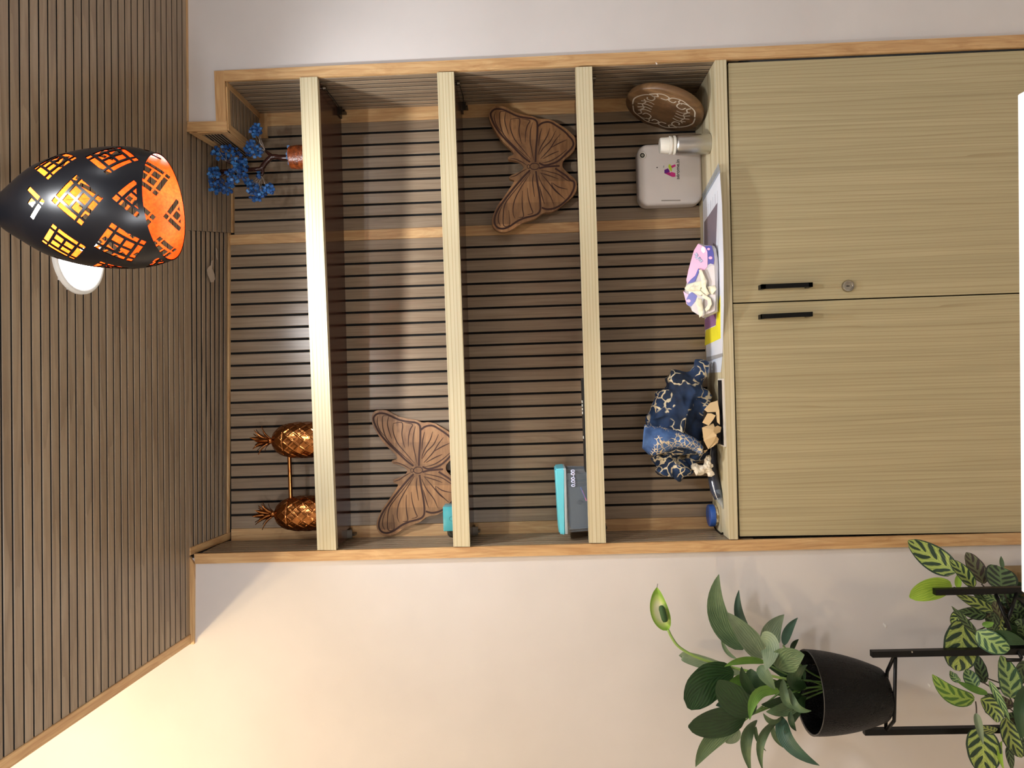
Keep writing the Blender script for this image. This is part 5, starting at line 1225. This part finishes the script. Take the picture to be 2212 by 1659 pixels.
for (b, m_, t_, w, mt, yy) in (((1600, 1000), (1500, 820), (1330, 700), 200, 'cald', -.13), ((1640, 1200), (1500, 1100), (1300, 1000), 200, 'cald', -.14), ((1640, 1300), (1560, 1180), (1450, 1130), 180, 'dark', -.17), ((1600, 900), (1450, 950), (1290, 880), 160, 'cald', -.15), ((1660, 760), (1600, 700), (1480, 640), 170, 'dark', -.12), ((1660, 1040), (1600, 960), (1560, 860), 170, 'cald', -.18), ((1400, 1240), (1300, 1060), (1260, 900), 150, 'cald', -.16), ((1450, 1130), (1360, 960), (1330, 840), 130, 'calp', -.19), ((1660, 1250), (1640, 1130), (1560, 1090), 170, 'cald', -.2)):
    CA(b, m_, t_, w, mt, yy, yy - .01, yy - .01, fold=.2)
z5 = zc(1960, 1400, 6.405)
Q = dict(z_=z5, par=cb)
CA((930, 700), (620, 640), (343, 360), 250, 'cal_b', -.2, -.22, -.23, face=(0, -1, .2), fold=.15, shape=(.5, .75), **Q)
CA((1110, 630), (900, 550), (680, 455), 100, 'bright', -.18, -.18, -.18, fold=.4, **Q)
CA((1060, 490), (1010, 300), (960, 90), 170, 'cald', -.14, -.13, -.12, fold=.15, **K, **Q)
CA((950, 545), (880, 420), (820, 290), 190, 'cal_w', -.16, -.15, -.14, fold=.25, **K, **Q)
CA((740, 440), (650, 400), (590, 310), 110, 'cal_w', -.14, -.13, -.12, fold=.3, **Q)
CA((1430, 690), (1400, 430), (1290, 100), 290, 'cal_w', -.2, -.2, -.2, face=(.2, -1, .2), fold=.3, **K, **Q)
CA((1010, 710), (1190, 830), (1240, 1030), 240, 'cal', -.2, -.21, -.22, fold=.35, face=(.3, -1, .5), **K, **Q)
CA((1130, 450), (1280, 720), (1420, 1010), 95, 'cal_w', -.23, -.25, -.26, fold=.5, **Q)
CA((1000, 1100), (1050, 1400), (1050, 1740), 430, 'cal', -.21, -.23, -.24, face=(.1, -1, .2), fold=.08, shape=(.45, .5), wav=.03, **Q)
CA((1230, 1150), (1120, 1120), (1005, 1070), 170, 'cal', -.24, -.25, -.26, fold=.2, **K, **Q)
CA((950, 900), (985, 1080), (1050, 1340), 100, 'pale', -.25, -.26, -.27, fold=.5, **Q)
CA((1310, 1290), (1270, 1450), (1340, 1690), 85, 'lime', -.22, -.24, -.25, fold=.3, **Q)
CA((1370, 960), (1430, 1240), (1590, 1515), 230, 'cal', -.19, -.2, -.21, face=(.2, -1, .3), fold=.3, **K, **Q)
CA((1660, 520), (1560, 840), (1600, 1280), 170, 'dark', -.26, -.28, -.29, fold=.2, **Q)
CA((1390, 1360), (1420, 1520), (1450, 1700), 100, 'cald', -.2, -.21, -.22, fold=.4, **Q)
CA((1500, 1200), (1400, 1180), (1320, 1300), 160, 'cald', -.18, -.18, -.18, fold=.3, **Q)
CA((1640, 200), (1560, 330), (1500, 560), 170, 'cald', -.17, -.18, -.19, fold=.2, **Q)
CA((1460, 820), (1350, 740), (1260, 640), 150, 'calp', -.17, -.17, -.17, fold=.3, **Q)
for (b, m_, t_, w, mt, yy) in (((1640, 420), (1500, 420), (1400, 300), 200, 'cald', -.13), ((1620, 700), (1520, 620), (1400, 560), 190, 'dark', -.12), ((1600, 900), (1480, 960), (1330, 900), 200, 'cald', -.14), ((1650, 1000), (1560, 1120), (1480, 1260), 220, 'cald', -.15), ((1500, 1000), (1380, 1060), (1330, 1180), 180, 'calp', -.16), ((1640, 1250), (1600, 1400), (1540, 1500), 180, 'cald', -.17), ((1280, 880), (1180, 700), (1050, 640), 120, 'cald', -.15)):
    CA(b, m_, t_, w, mt, yy, yy - .01, yy - .01, fold=.2, **Q)
for pts in (((945, 740), (955, 830), (955, 925)), ((1500, 800), (1430, 790), (1360, 770)), ((1610, 830), (1480, 812), (1370, 800)), ((1390, 500), (1280, 480), (1095, 415)), ((1430, 620), (1330, 565), (1210, 540)), ((1300, 560), (1200, 560), (1040, 470)), ((1700, 900), (1520, 860), (1420, 690)), ((1750, 1000), (1560, 1040), (1300, 1160)), ((1700, 1000), (1500, 900), (1330, 760))):
    stem(cb, [F(*z5(*p), -.19) for p in pts], .0016, M['petiole_d'], 'petiole')
for pts in (((1600, 1080), (1400, 900), (1180, 650)), ((1600, 1080), (1420, 950), (1090, 690)), ((1600, 1100), (1400, 1080), (1130, 1190)), ((1600, 1100), (1300, 1000), (980, 1080)), ((1600, 1080), (1500, 900), (1420, 700)), ((1600, 1080), (1350, 860), (860, 690))):
    stem(ca, [F(*z8(*p), -.17) for p in pts], .0018, M['petiole_d'], 'petiole')
# brown box on the floor behind the plants
a, b = F(2172, 1226, -.03), F(2172, 1330, -.03)
bm = NB(); box(bm, b.x, a.x, -.075, -.012, .0005, a.z); bev(bm, .002, 1)
o = obj('wooden_box', bm, plain('box_olive', (128, 104, 66), .6)); recenter(o, ((a.x + b.x) / 2, -.043, .0005)); tag(o, 'olive brown box standing on the floor behind the striped plants', 'box')
